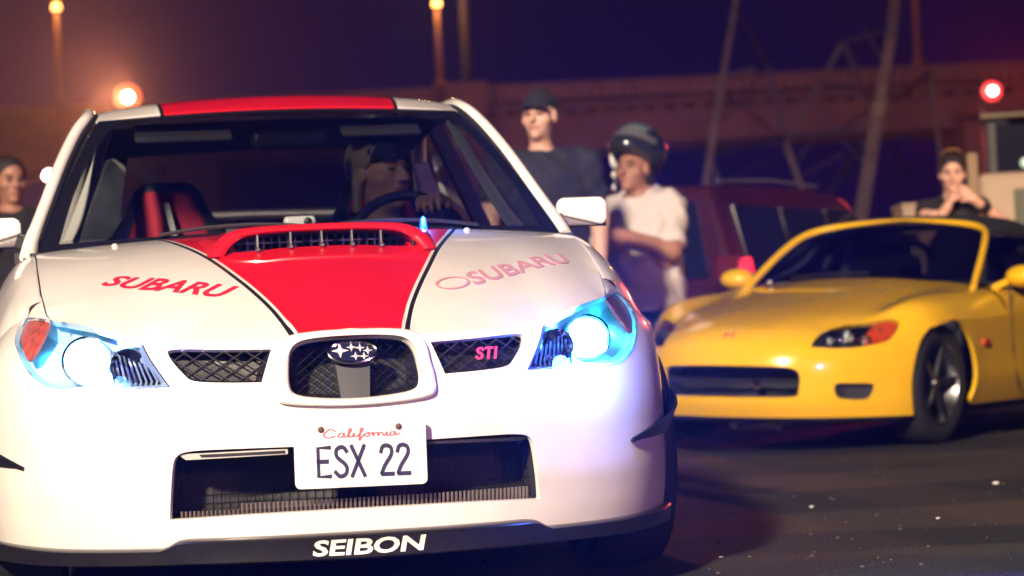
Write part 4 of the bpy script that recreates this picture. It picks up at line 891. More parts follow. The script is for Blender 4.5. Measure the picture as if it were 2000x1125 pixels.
# ================================================================== PEOPLE
HAIRM = mat('dark_hair', (.018,.012,.010), .6, bump=.6, bscale=120)
def head_sdf(c, yaw=0, pitch=0, s=1.0):
    Rm = rotz(yaw) @ rotx(pitch); c = np.array(c)
    def f(P):
        Q = (P - c) @ Rm / s; X = Q.copy(); X[:, 0] = np.abs(X[:, 0])
        d = smin(s_ell(Q, (0, .012, .035), (.074, .094, .090)), s_ell(Q, (0, -.022, -.045), (.057, .066, .068)), .035)
        d = smin(d, s_ell(X, (.045, -.045, -.015), (.028, .030, .026)), .02)
        d = smin(d, s_ell(Q, (0, -.078, .032), (.052, .016, .010)), .014)
        d = smax(d, -s_ell(X, (.031, -.099, .013), (.019, .018, .012)), .012)
        d = smin(d, s_ell(X, (.030, -.074, .013), (.013, .012, .011)), .004)
        d = smin(d, s_cone(Q, (0, -.086, .018), (0, -.108, -.016), .008, .013), .012); d = smin(d, s_ell(X, (.011, -.098, -.019), (.009, .010, .008)), .008)
        d = smin(d, s_ell(Q, (0, -.084, -.045), (.024, .011, .006)), .006); d = smin(d, s_ell(Q, (0, -.082, -.057), (.021, .011, .007)), .006)
        d = smax(d, -s_ell(Q, (0, -.098, -.051), (.022, .010, .0022)), .003)
        d = smin(d, s_ell(Q, (0, -.070, -.090), (.024, .022, .018)), .02)
        d = smin(d, s_ell(X, (.078, .006, .002), (.010, .021, .032)), .010)
        return d * s
    return f
def hand_sdf(P, w, d, n, curl=.6, s=1.0, side=1):
    w = np.array(w, float); d = np.array(d, float); d /= np.linalg.norm(d); n = np.array(n, float); n -= d * (n @ d); n /= np.linalg.norm(n); x = np.cross(d, n) * side
    r = None
    def add(q, k=.008):
        nonlocal r; r = q if r is None else smin(r, q, k)
    for o in (-.026, 0, .026): add(s_cone(P, w + x * o * .5 * s, w + (d * .082 + x * o) * s, .017 * s, .014 * s), .016)
    for o, L in ((-.033, .070), (-.011, .080), (.011, .076), (.032, .060)):
        b = w + (d * .082 + x * o) * s; c1, c2, c3 = curl * .7, curl * 1.5, curl * 2.2
        p1 = b + (d * math.cos(c1) + n * math.sin(c1)) * L * .45 * s; p2 = p1 + (d * math.cos(c2) + n * math.sin(c2)) * L * .32 * s; p3 = p2 + (d * math.cos(c3) + n * math.sin(c3)) * L * .23 * s
        f = np.minimum(np.minimum(s_cone(P, b, p1, .0098 * s, .0088 * s), s_cone(P, p1, p2, .0088 * s, .008 * s)), s_cone(P, p2, p3, .008 * s, .0065 * s)); add(f, .004)
    t0 = w + (d * .028 - x * .026) * s; t1 = t0 + (d * .032 - x * .028 + n * .012) * s; t2 = t1 + (d * .032 - x * .004 + n * .016 * (1 + curl)) * s
    add(np.minimum(s_cone(P, t0, t1, .013 * s, .011 * s), s_cone(P, t1, t2, .0105 * s, .008 * s)), .008)
    return r
def near(P, c, rad, f):
    """evaluate f only near c, a far bound elsewhere"""
    c = np.array(c); d = np.linalg.norm(P - c, axis=1) - rad; out = d + .02; k = d < .03
    if k.any(): out[k] = f(P[k])
    return out
def person(label, loc, rz, J, shirt, pants, sleeve=.55, yaw=0, pitch=0, bulk=1.0, group=None, res=.011, legs=True, hands=None, shirt_len=-.06, skin=SKIN, category='person', shoes=None, neck_cut=.0, parent=None, wrinkle=.004):
    root = thing('person', label, category, loc, rz, group); b = bulk
    J = {k: np.array(v, float) for k, v in J.items()}
    hc = J['head']; hf = head_sdf(hc, yaw, pitch, 1.03); nk = J['neck']; pel = J['pelvis']; ch = J['chest']
    def torso(P, e=0):
        d = s_cone(P, pel, ch, .135 * b + e, .150 * b + e)
        d = s_ell(P, (pel + ch) / 2 * [1, 1, 1] + [0, .0, .02], (.175 * b + e, .118 * b + e, .36 + e))
        d = smin(d, s_ell(P, pel + [0, .01, .0], (.175 * b + e, .125 * b + e, .15 + e)), .06)
        d = smin(d, s_ell(P, ch + [0, 0, .02], (.185 * b + e, .118 * b + e, .17 + e)), .06)
        for s in 'LR':
            d = smin(d, s_cone(P, ch * .3 + nk * .7 + [0, .01, -.02], J['sh' + s], .062 + e, .062 + e), .05)
        return d
    def arms(P, e=0, upto=1.0):
        r = None
        for s in 'LR':
            a, el, wr = J['sh' + s], J['el' + s], J['wr' + s]
            if upto <= 1: q = s_cone(P, a, a + (el - a) * upto, .058 * b + e, .048 * b + e + .008 * (e > .005))
            else: q = smin(s_cone(P, a, el, .056 * b + e, .044 * b + e), s_cone(P, el, wr, .044 * b + e, .031 + e), .02)
            r = q if r is None else np.minimum(r, q)
        return r
    def legs_(P, e=0):
        r = None
        for s in 'LR':
            q = smin(s_cone(P, J['hp' + s], J['kn' + s], .088 * b + e, .060 + e), s_cone(P, J['kn' + s], J['an' + s], .058 + e, .042 + e), .03)
            r = q if r is None else smin(r, q, .02)
        return r
    def body(P):
        d = near(P, hc, .16, hf)
        d = smin(d, s_cone(P, nk, hc + (nk - hc) * .35, .058, .052), .03)
        d = smin(d, torso(P, -.006), .035); d = smin(d, arms(P, 0, 2), .02)
        if legs: d = np.minimum(d, legs_(P, -.004))
        for s in 'LR':
            if hands and s in hands:
                hd = hands[s]; d = smin(d, near(P, J['wr' + s] + np.array(hd[0]) * .08, .16, lambda Q: hand_sdf(Q, J['wr' + s], hd[0], hd[1], hd[2], 1.0, hd[3] if len(hd) > 3 else 1)), .012)
        return d
    pts = np.array(list(J.values())); lo = pts.min(0) - [.22, .22, .16]; hi = pts.max(0) + [.22, .22, .2]
    if not legs: lo[2] = pel[2] - .12
    Rh = rotz(yaw) @ rotx(pitch)
    def feat(c):
        Q = (c - hc) @ Rh / 1.03; X = Q.copy(); X[:, 0] = np.abs(X[:, 0]); fr = Q[:, 1] < -.05
        e = fr & (s_ell(X, (.031, -.085, .013), (.015, .04, .0065)) < 0); b_ = fr & (s_ell(X, (.033, -.085, .035), (.021, .04, .0055)) < 0); l = fr & (s_ell(Q, (0, -.085, -.051), (.025, .04, .011)) < 0)
        return np.where(e, 1, np.where(b_, 2, np.where(l, 3, 0)))
    o = sdf_mesh('body', body, lo, hi, .0072, [skin, mat('eye_dark', (.03,.025,.025), .2, coat=1), HAIRM, mat('lip_red', (.36,.13,.11), .4)], root, feat)
    def wob(P, k=1): return wrinkle * k * (np.sin(P[:, 2] * 52 + 6 * np.sin(P[:, 0] * 11)) + np.sin(P[:, 0] * 43 + P[:, 2] * 31 + 4 * np.sin(P[:, 1] * 17)) + np.sin(P[:, 2] * 23 - P[:, 0] * 37))
    def shirt_f(P):
        d = smin(torso(P, .016), arms(P, .016, sleeve if sleeve <= 1 else 2), .03)
        if shirt_len < -.1:
            d = smin(d, s_cone(P, pel + [0, 0, .05], pel + [0, 0, shirt_len - .05], .178 * b, .190 * b), .05)
        d = d + wob(P); d = smax(d, pel[2] + shirt_len - P[:, 2], .008)
        d = smax(d, -(np.linalg.norm((P - (nk + [0, -.035, .075])) * [1, .9, 1], axis=1) - .088 - neck_cut), .008)
        if sleeve <= 1:
            for s in 'LR':
                a, el = J['sh' + s], J['el' + s]; ax = (el - a) / np.linalg.norm(el - a); m = a + (el - a) * sleeve
                nr = np.linalg.norm(P - m, axis=1) < .13; d = np.where(nr & ((P - m) @ ax > .0), np.maximum(d, (P - m) @ ax), d)
        else:
            for s in 'LR':
                ax = (J['wr' + s] - J['el' + s]); ax = ax / np.linalg.norm(ax); m = J['wr' + s] - ax * .01; nr = np.linalg.norm(P - m, axis=1) < .16; d = np.where(nr, np.maximum(d, (P - m) @ ax), d)
        return d
    sdf_mesh('shirt', shirt_f, lo, hi, res, shirt, root)
    if legs:
        def pants_f(P):
            d = smin(legs_(P, .016), s_ell(P, pel, (.178 * b, .130 * b, .15)), .04) + wob(P, 1.2); d = smax(d, P[:, 2] - (pel[2] + .07), .01); return smax(d, J['anL'][2] + .02 - P[:, 2], .01)
        sdf_mesh('trousers', pants_f, lo, hi, res * 1.15, pants, root)
        for s in 'LR':
            a = J['an' + s]; f = lambda P: smax(smin(s_ell(P, a + [0, -.07, -.035], (.048, .125, .045)), s_cone(P, a + [0, .01, -.02], a + [0, .01, .03], .050, .048), .03), -(P[:, 2] - .002), .004)
            sdf_mesh('shoe', f, a + [-.1, -.25, -.12], a + [.1, .14, .12], .012, shoes or BLACK, root)
    return root
def hat(root, hc, yaw, pitch, m, brim=True, name='cap'):
    Rm = rotz(yaw) @ rotx(pitch); hc = np.array(hc, float)
    def f(P):
        Q = (P - hc) @ Rm
        d = smax(s_ell(Q, (0, .010, .045), (.086, .107, .100)), .030 - Q[:, 2] - Q[:, 1] * .12, .006); d = smax(d, -s_ell(Q, (0, .010, .040), (.079, .099, .092)), .003)
        if brim:
            r = np.hypot(Q[:, 0] / .080, (Q[:, 1] + .075) / .080); b = np.maximum(np.abs(Q[:, 2] - (.052 + Q[:, 1] * .15 - Q[:, 0] ** 2 * 4)) - .0045, np.maximum((r - 1) * .085, Q[:, 1] + .06)); d = smin(d, b, .008)
        return np.minimum(d, s_ell(Q, (0, .010, .146), (.008, .008, .005)))
    return sdf_mesh(name, f, hc - .26, hc + .26, .008, m, root)
def hair(root, hc, yaw, m, f2=None, line=.035, back=-.03):
    Rm = rotz(yaw); hc = np.array(hc, float)
    def f(P):
        Q = (P - hc) @ Rm; n = .0025 * (np.sin(Q[:, 0] * 190 + Q[:, 2] * 60) + np.sin(Q[:, 1] * 210 + Q[:, 2] * 90))
        d = s_ell(Q, (0, .020, .042), (.092, .108, .100)) + n
        d = smax(d, -(Q[:, 1] + .055 + (Q[:, 2] - line) * .9), .012) if True else d
        d = smax(d, back - Q[:, 2] - np.maximum(Q[:, 1], 0) * .35, .012)
        if f2 is not None: d = smin(d, f2(Q) + n, .012)
        return d
    return sdf_mesh('hair', f, hc - .3, hc + .28, .008, m, root)
def stand(h=1.78, sw=.19, lean=0.0):
    k = h / 1.78
    return dict(pelvis=(0,0,.96*k), chest=(0,-.0,1.30*k), neck=(0,.01,1.475*k), head=(0,-.02,1.655*k), shL=(-sw,.01,1.415*k), shR=(sw,.01,1.415*k), elL=(-sw-.06,.03,1.15*k), elR=(sw+.06,.03,1.15*k), wrL=(-sw-.05,-.04,.90*k), wrR=(sw+.05,-.04,.90*k), hpL=(-.09,0,.93*k), hpR=(.09,0,.93*k), knL=(-.10,-.01,.50*k), knR=(.10,-.01,.50*k), anL=(-.11,.02,.09), anR=(.11,.02,.09))
NAVY = mat('navy_cotton', (.016,.016,.026), .85, bump=.25, bscale=300)
JEANS = mat('denim', (.018,.026,.06), .85, bump=.3, bscale=300)
BLK = mat('black_cotton', (.012,.011,.013), .9, bump=.25, bscale=300)
WSHIRT = mat('white_cotton', (.60,.54,.53), .85, bump=.2, bscale=300)
# man in a dark cap behind the white car
J = stand(1.86, .215); J['head'] = (0, -.02, 1.715); J['neck'] = (0, .01, 1.545)
pm = person('man in a black cap and navy T-shirt standing behind the white sedan', (.180, 12.3, 0), 0, J, NAVY, BLK, .62, yaw=R(-22), bulk=1.12, hands={'L': ((.1,-.3,-1), (1,-.2,0), .5, -1), 'R': ((-.1,-.3,-1), (-1,-.2,0), .5)}, skin=mat('fair_skin', (.62,.36,.27), .5, noise=.15, nscale=14, bump=.12, bscale=90), group=None)
pm.scale = (1.02, 1.02, 1.02)
hat(pm, np.array(J['head']) + [0, .004, .006], R(-22), R(-5), BLK)
# man with a helmet pushed up on his head
J = stand(1.55, .185); J['head'] = np.array((.0,-.055,1.43)); J['neck'] = np.array((0,-.01,1.29))
J.update(elR=(.235,-.06,1.00), wrR=(.06,-.29,1.10), elL=(-.235,-.08,1.00), wrL=(-.02,-.30,1.04))
ph = person('man in a long white T-shirt with a dark motorcycle helmet tipped back on his head', (.765, 13.9, 0), R(-42), J, WSHIRT, JEANS, .88, yaw=R(6), pitch=R(-4), bulk=1.10, shirt_len=-.14, hands={'R': ((-.8,-.5,.3), (0,.3,-1), .9, -1), 'L': ((.9,-.2,.3), (0,.4,-1), .9)}, skin=mat('brown_skin', (.36,.17,.11), .5, noise=.15, nscale=14, bump=.12, bscale=90), neck_cut=.01)
ph.scale = (1.095, 1.095, 1.095)
hc = np.array(J['head']) + [0, .050, .112]; Rm = rotx(R(-24))
def helm(P):
    Q = (P - hc) @ Rm; d = s_ell(Q, (0, 0, 0), (.130, .165, .138)); d = smin(d, s_ell(Q, (0, -.10, -.035), (.095, .085, .060)), .03); d = smax(d, -s_ell(Q, (0, .0, -.085), (.098, .135, .115)), .008)
    return smax(d, -.085 - Q[:, 2], .01)
def helm_mi(c):
    Q = (c - hc) @ Rm; return np.where((Q[:, 1] < -.02) & (Q[:, 2] > .038) & (np.abs(Q[:, 0]) < .10), 1, np.where((Q[:, 1] < -.02) & (np.abs(Q[:, 2] - .02) < .018), 2, 0))
hm_ = sdf_mesh('helmet', helm, hc - .24, hc + .24, .008, [mat('helmet_shell', (.02,.022,.025), .18, coat=1), mat('smoked_visor', (.12,.14,.14), .08, coat=1, spec=.8), mat('helmet_trim', (.10,.10,.11), .3)], ph, helm_mi)
sdf_mesh('visor_pivot', lambda P: s_ell(P, hc + [-.128, -.045, -.04], (.014, .038, .052)), hc + [-.2,-.14,-.14], hc + [-.06,.06,.06], .006, mat('pivot_white', (.85,.83,.82), .3), hm_)
mb = MB(); mb.tube([hc + Vector((-.118,-.06,-.09)), hc + Vector((-.112,-.07,-.15)), hc + Vector((-.10,-.08,-.20))], .008, 6); mb.build('chin_strap', BLACKP, hm_, True)
for dz in (-.125, -.19): sdf_mesh('strap_buckle', lambda P, dz=dz: s_ell(P, hc + [-.116,-.073,dz], (.010,.016,.018)), hc + [-.15,-.11,dz-.04], hc + [-.08,-.03,dz+.04], .005, MATS['pivot_white'], hm_)
sdf_mesh('hair', lambda P: smax(s_ell(P, np.array(J['head']) + [0,.05,-.02], (.082,.075,.09)), -s_ell(P, np.array(J['head']) + [0,-.09,-.03], (.1,.10,.12)), .01), np.array(J['head']) - .16, np.array(J['head']) + .18, .009, HAIRM, ph)
sp = MB(); sp.bar((.0,-.31,1.115), (-.05,-.33,1.07), .07, .012); spo = sp.build('phone', BLACKP, None, bevel=.003); spo.parent = None
spo.matrix_world = Matrix.Translation((.765, 13.9, 0)) @ Matrix.Rotation(R(-42), 4, 'Z') @ Matrix.Scale(1.095, 4); tag(spo, 'dark phone held in the hands of the man wearing the helmet', 'phone')
# man at the left edge
J = stand(1.74, .20); J.update(elL=(-.27,-.04,1.13), wrL=(-.12,-.24,1.28))
pl = person('man in dark clothes standing at the left edge behind the white mirror', (-2.70, 13.2, 0), R(10), J, BLK, BLK, 2, yaw=R(22), pitch=R(8), bulk=1.08, hands={'L': ((.5,-.2,.8), (.2,.8,0), .8)}, skin=mat('brown_skin', (0,0,0)))
hair(pl, J['head'], R(22), HAIRM, line=.05, back=.0)
# woman behind the yellow car, hands raised to her mouth
J = stand(1.73, .175); J.update(elR=(.40,-.10,1.20), wrR=(.10,-.21,1.43), elL=(-.24,-.17,1.16), wrL=(-.085,-.25,1.385))
pw = person('woman in a black top with hands raised to her mouth behind the yellow roadster', (3.0, 16.4, 0), R(0), J, BLK, JEANS, .12, yaw=R(-8), pitch=R(6), bulk=.96, hands={'R': ((-.75,-.25,.6), (-.3,.9,0), .7, -1), 'L': ((.35,.1,.9), (.8,.3,0), .7)}, skin=MATS['fair_skin'])
hair(pw, J['head'], R(-8), HAIRM, lambda Q: np.minimum(s_cone(Q, (.055,.03,.02), (.085,.04,-.16), .035, .028), s_ell(Q, (0,.03,.135), (.040,.040,.032))), line=.045, back=-.08)
mb = MB(); mb.tube([(x, -.02 + .09 * 0 + y, z) for x, y, z in [(-.075,.0,1.745),(-.04,-.055,1.772),(0,-.062,1.78),(.04,-.055,1.772),(.075,.0,1.745)]], .008, 8); mb.build('sunglasses', mat('amber_glasses', (.22,.11,.04), .15, coat=1), pw, True)
mb = MB(); c = np.array(J['elR']) * .25 + np.array(J['wrR']) * .75; d = Vector(np.array(J['wrR']) - np.array(J['elR'])).normalized(); mb.tube([Vector(c) - d * .03, Vector(c) + d * .03], .041, 14); mb.build('wristband', BLACKP, pw, True)
# the driver
def cw(u, v, w): return (u, v, w)
J = dict(pelvis=(0,0,.52), chest=(0,.02,.80), neck=(0,.0,.985), head=(0,-.03,1.150), shL=(-.185,0,.93), shR=(.185,0,.93), elL=(-.26,-.14,.74), elR=(.27,-.16,.82), wrL=(-.14,-.34,.80), wrR=(.128,-.315,1.005), hpL=(-.09,-.02,.50), hpR=(.09,-.02,.50), knL=(-.13,-.40,.56), knR=(.13,-.40,.56), anL=(-.13,-.62,.34), anR=(.13,-.62,.34))
dr = person('driver in a dark beanie at the wheel of the white sedan, seen through the windshield', (0, 0, 0), 0, J, mat('charcoal_cotton', (.03,.03,.035), .9), BLK, 2, yaw=R(38), pitch=R(0), bulk=1.0, legs=False, res=.010, hands={'R': ((-.25,-.65,.45), (0,-.2,-1), 1.15, -1)}, skin=mat('tan_skin', (.50,.27,.17), .5, noise=.15, nscale=14, bump=.12, bscale=90))
mw = sedan.matrix_basis.copy(); mw = Matrix.Translation(sedan.location) @ Matrix.Rotation(.169789, 4, 'Z') @ Matrix.Translation((.315, 2.02, .02)); dr.matrix_world = mw; dr.location = mw.translation; dr.rotation_euler = (0, 0, .169789)
hat(dr, J['head'], R(38), R(2), BLK, brim=False, name='beanie')
hair(dr, J['head'], R(38), mat('blond_hair', (.30,.22,.13), .5, bump=.6, bscale=120), lambda Q: s_cone(Q, (-.080,.02,.0), (-.082,.03,-.11), .018, .014), line=.06, back=-.06)
dc = thing('dash_camera', 'small silver dash camera on the dashboard above the hood scoop', 'camera', tuple(Matrix.Translation(sedan.location) @ Matrix.Rotation(.169789, 4, 'Z') @ Vector((-.006, 1.285, .945))), .169789)
sdf_mesh('camera_body', lambda P: s_box(P, (0,0,.050), (.046,.016,.017), .012), (-.07,-.04,.01), (.07,.04,.09), .005, mat('silver_plastic', (.62,.62,.6), .3), dc)
MB().lathe([(.0001,.008),(.010,.006),(.012,0),(.012,-.01)], 16, Matrix.Translation((.022,-.018,.050)) @ Matrix.Rotation(R(90), 4, 'X')).build('camera_lens', BLACKP, dc, True)
mb = MB(); mb.bar((0,0,0),(0,0,.04),.012); mb.box((-.03,-.02,-.004),(.03,.02,.004)); mb.build('camera_mount', BLACKP, dc)
# ================================================================== THE PLACE
def ptz(px, py, Z):
    """the point a picture position shows at depth Z (used once to lay out far steelwork and lamps in metres)"""
    x, y = px - 1000, py - 562.5; a = x * cr - y * sr; b = x * sr + y * cr
    d = Vector((a / FPX, math.cos(PITCH) + b / FPX * math.sin(PITCH), math.sin(PITCH) - b / FPX * math.cos(PITCH))); return Vector((0, 0, CAM_H)) + d * (Z / d.y)
# ---- ground: worn asphalt with paler stretched strips
def ground_material():
    m = bpy.data.materials.new('worn_asphalt'); m.use_nodes = True; n = m.node_tree; b = n.nodes['Principled BSDF']; L = n.links.new
    tc = n.nodes.new('ShaderNodeTexCoord'); mp = n.nodes.new('ShaderNodeMapping'); mp.inputs['Rotation'].default_value = (0, 0, R(28)); mp.inputs['Scale'].default_value = (.35, 1.5, 1); L(tc.outputs['Object'], mp.inputs[0])
    a = n.nodes.new('ShaderNodeTexNoise'); a.inputs['Scale'].default_value = .8; a.inputs['Detail'].default_value = 8; L(mp.outputs[0], a.inputs['Vector'])
    r = n.nodes.new('ShaderNodeValToRGB'); e = r.color_ramp.elements; e[0].position = .49; e[0].color = (.008,.007,.008,1); e[1].position = .57; e[1].color = (.060,.041,.028,1); L(a.outputs[0], r.inputs[0])
    f = n.nodes.new('ShaderNodeTexNoise'); f.inputs['Scale'].default_value = 90; f.inputs['Detail'].default_value = 5; L(tc.outputs['Object'], f.inputs['Vector'])
    v = n.nodes.new('ShaderNodeTexVoronoi'); v.inputs['Scale'].default_value = 160; L(tc.outputs['Object'], v.inputs['Vector'])
    mx = n.nodes.new('ShaderNodeMix'); mx.data_type = 'RGBA'; mx.blend_type = 'MULTIPLY'; mx.inputs[0].default_value = .75; L(r.outputs[0], mx.inputs[6])
    r2 = n.nodes.new('ShaderNodeValToRGB'); r2.color_ramp.elements[0].position = .3; r2.color_ramp.elements[0].color = (.35,.35,.35,1); r2.color_ramp.elements[1].position = .7; L(f.outputs[0], r2.inputs[0]); L(r2.outputs[0], mx.inputs[7]); L(mx.outputs[2], b.inputs['Base Color'])
    ad = n.nodes.new('ShaderNodeMath'); ad.operation = 'ADD'; L(f.outputs[0], ad.inputs[0]); L(v.outputs[0], ad.inputs[1])
    bp = n.nodes.new('ShaderNodeBump'); bp.inputs['Strength'].default_value = .9; bp.inputs['Distance'].default_value = .02; L(ad.outputs[0], bp.inputs['Height']); L(bp.outputs[0], b.inputs['Normal'])
    b.inputs['Roughness'].default_value = .75; return m
gr = mesh('ground', [(-400,-60,0),(400,-60,0),(400,900,0),(-400,900,0)], [(0,1,2,3)], None, ground_material(), False); gr['kind'] = 'structure'
# ---- bridge far behind
BC = mat('bridge_concrete', (.30,.20,.17), .9, noise=.35, nscale=.5)
DZ = 140.0
br = thing('bridge', 'long concrete bridge with an arcaded parapet crossing behind the lot', 'bridge', (0, DZ, 0))
x0, x1 = -110, 130; zt = 15.35
MB().box((x0, 0, zt - 1.15), (x1, .5, zt)).build('parapet', BC, br)
MB().box((x0, -.25, zt - .22), (x1, .55, zt + .02)).build('parapet_coping', BC, br)
MB().box((x0, 0.1, zt - 3.6), (x1, 8, zt - 1.75)).build('girder', BC, br)
MB().box((x0, -.5, zt - 1.35), (x1, 8, zt - 1.15)).build('deck_slab', BC, br)
pier_m = mat('pier_concrete', (.36,.23,.18), .9, noise=.3, nscale=.6)
for px in (915,):
    x = ptz(px, 300, DZ).x; MB().box((x - 1.15, -1.2, 0), (x + 1.15, 7, zt - .2)).build('pier', pier_m, br); MB().box((x - 1.3, -1.4, zt - .2), (x + 1.3, 1, zt + .15)).build('pier_cap', pier_m, br)
for px in (380, 1930): x = ptz(px, 300, DZ).x; MB().box((x - 1.4, -1.2, 0), (x + 1.4, 7, zt - 3.4)).build('pier', pier_m, br)
# arcade of brackets below the parapet
me0 = None
for k in range(64):
    x = -18 + k * 1.15
    if me0 is None:
        mb = MB(); w_, d_ = .22, .62
        prof = [(-.575, 0), (.575, 0), (.575, -.45)] + [(.575 - .575 * 0 - .36 * (1 - math.cos(t)) * 0 - (.575 - .36 * math.cos(t)) * 0, 0) for t in ()]
        arcp = [(.36 * math.cos(t), -.45 + .28 * math.sin(t)) for t in np.linspace(0, math.pi, 9)]
        poly = [(-.575, 0), (-.575, -.45)] + [(-a, b) for a, b in arcp] + [(.575, -.45), (.575, 0)]
        n = len(poly); mb.add([(a, -.42, b) for a, b in poly] + [(a, .10, b) for a, b in poly], [tuple(range(n)), tuple(range(2*n-1, n-1, -1))] + [(i, i + n, (i + 1) % n + n, (i + 1) % n) for i in range(n)])
        ob = mb.build('bracket_arch', BC, br); me0 = ob.data; ob.location = (x, 0, zt - 1.36)
    else:
        o = bpy.data.objects.new('bracket_arch', me0); COL.objects.link(o); o.parent = br; o.location = (x, 0, zt - 1.36)
me1 = None
for k in range(120):
    x = -20 + k * .62
    if me1 is None: ob = MB().box((-.17, -.10, -.78), (.17, .02, -.02)).build('parapet_panel', mat('bridge_concrete_pale', (.36,.25,.21), .9), br); me1 = ob.data
    else: ob = bpy.data.objects.new('parapet_panel', me1); COL.objects.link(ob); ob.parent = br
    ob.location = (x, -.0, zt - .27)
# haunch under the girder by the pier
xp = ptz(915, 300, DZ).x
for k in range(1):
    prof = [(xp + 1.15, -3.6), (xp + 14, -3.6), (xp + 8, -3.75), (xp + 4, -4.15), (xp + 1.15, -4.9)]; n = len(prof)
    MB().add([(a, .2, zt + b) for a, b in prof] + [(a, 7, zt + b) for a, b in prof], [tuple(range(n)), tuple(range(2*n-1, n-1, -1))] + [(i, i + n, (i + 1) % n + n, (i + 1) % n) for i in range(n)]).build('haunch', BC, br)
# ---- street lamps on the bridge
POLE = mat('lamp_pole_paint', (.28,.12,.08), .7)
def street_lamp(px, top, bot, label, Z, lit=True, w=.30, col=(1,.55,.16)):
    b = ptz(px, bot, Z); t = ptz(px, top, Z); L = thing('street_lamp', label, 'street lamp', (b.x, b.y, zt if bot < 200 else 0), 0, 'lamps on the bridge'); h = t.z - L.location.z
    mb = MB(); mb.lathe([(w * .9, 0), (w * .9, .3), (w * .55, .45), (w * .5, h * .35), (w * .35, h - .7), (w * .3, h - .55)], 12); mb.build('pole', POLE, L, True)
    mb = MB(); mb.lathe([(.0001, h - .6), (.12, h - .55), (.24, h - .35), (.26, h - .3)], 16); mb.build('lamp_cup', POLE, L, True)
    mb = MB(); mb.lathe([(.22, h - .34), (.26, h - .12), (.20, h + .06), (.08, h + .16), (.0001, h + .18)], 16); mb.build('lamp_globe', emis('street_glow', (1,.40,.08), 9) if lit else mat('dull_globe', (.2,.15,.1), .4), L, True)
    if lit: p = lamp('street_light', 'POINT', (0, -.8, h + .2), 700, col, None, .4); p.parent = L
    return L
street_lamp(118, 10, 205, 'lit street lamp on a tall post at the far left', DZ, True, .42)
street_lamp(860, 3, 168, 'lit street lamp on a post above the bridge pier', DZ, True, .42)
street_lamp(1794, -120, 142, 'street lamp post rising from the bridge at right, its lamp above the picture', DZ, True, .36)
pw_ = ptz(912, 168, DZ); pl_ = MB(); pl_.lathe([(.30, 0), (.26, 6), (.22, 12)], 10); po = pl_.build('utility_pole', mat('dark_pole', (.06,.04,.05), .8), None, True); po.location = (pw_.x, DZ + 1.5, zt); tag(po, 'dark unlit pole standing beside the lamp above the bridge pier', 'pole')
# ---- floodlight glaring over the car's roof, red lamp at the right
fp = ptz(250, 190, 42); fl = thing('floodlight', 'glaring orange floodlight on a pole just above the white car roof', 'floodlight', (fp.x, fp.y, 0))
MB().lathe([(.10, 0), (.09, fp.z - .4), (.06, fp.z - .25)], 12).build('pole', POLE, fl, True)
mb = MB(); mb.lathe([(.05, -.12), (.19, -.02), (.20, .0)], 20, Matrix.Translation((0, 0, fp.z)) @ Matrix.Rotation(R(90), 4, 'X')); mb.build('lamp_bowl', DARKM, fl, True)
mb = MB(); mb.lathe([(.115, .02), (.19, .01), (.23, .0)], 24, Matrix.Translation((0, -.02, fp.z)) @ Matrix.Rotation(R(90), 4, 'X')); mb.build('bloom_ring', emis('flood_bloom', (1,.16,.05), 1.6), fl, True)  # glowing ring imitates the orange bloom round the lamp
mb = MB(); mb.lathe([(.0001, .05), (.06, .035), (.09, .0)], 20, Matrix.Translation((0, -.02, fp.z)) @ Matrix.Rotation(R(90), 4, 'X')); mb.build('lamp_glass', emis('flood_glow', (1,.62,.34), 60), fl, True)
p = lamp('flood_light', 'SPOT', (0, -.30, fp.z), 18000, (1,.30,.12), (-6, -4.5, fp.z - .6), .15, R(172), .7); p.parent = fl
rp_ = ptz(1937, 178, 30); rl = thing('signal_lamp', 'bright red lamp on a post above the truck at right', 'lamp', (rp_.x, rp_.y, 0))
MB().lathe([(.04, 0), (.03, rp_.z - .1)], 10, Matrix.Translation((0, .6, 0))).build('pole', mat('dark_pole', (0,0,0)), rl, True)
mb = MB(); mb.lathe([(.0001, -.06), (.045, -.04), (.062, 0), (.045, .04), (.0001, .06)], 16, Matrix.Translation((0, -.06, rp_.z))); mb.build('lamp_globe', emis('signal_glow', (1,.55,.45), 12), rl, True)
mb = MB(); mb.lathe([(.06, .02), (.10, .01), (.125, .0)], 24, Matrix.Translation((0, 0, rp_.z)) @ Matrix.Rotation(R(90), 4, 'X')); mb.build('bloom_ring', emis('signal_bloom', (1,.02,.03), 1.3), rl, True)  # red bloom fringe put in as a glowing ring
p = lamp('signal_light', 'POINT', (0, -.7, rp_.z), 700, (1,.06,.05), None, .08); p.parent = rl
fp2 = ptz(96, 344, 30); f2 = thing('floodlight', 'small pink floodlight low on a post behind the left windshield pillar', 'floodlight', (fp2.x, fp2.y, 0))
MB().lathe([(.05, 0), (.04, fp2.z)], 10).build('pole', MATS['dark_pole'], f2, True)
mb = MB(); mb.lathe([(.0001, -.07), (.06, -.04), (.08, 0), (.05, .06), (.0001, .08)], 14, Matrix.Translation((0, 0, fp2.z))); mb.build('lamp_globe', emis('pink_glow', (1,.45,.5), 30), f2, True)
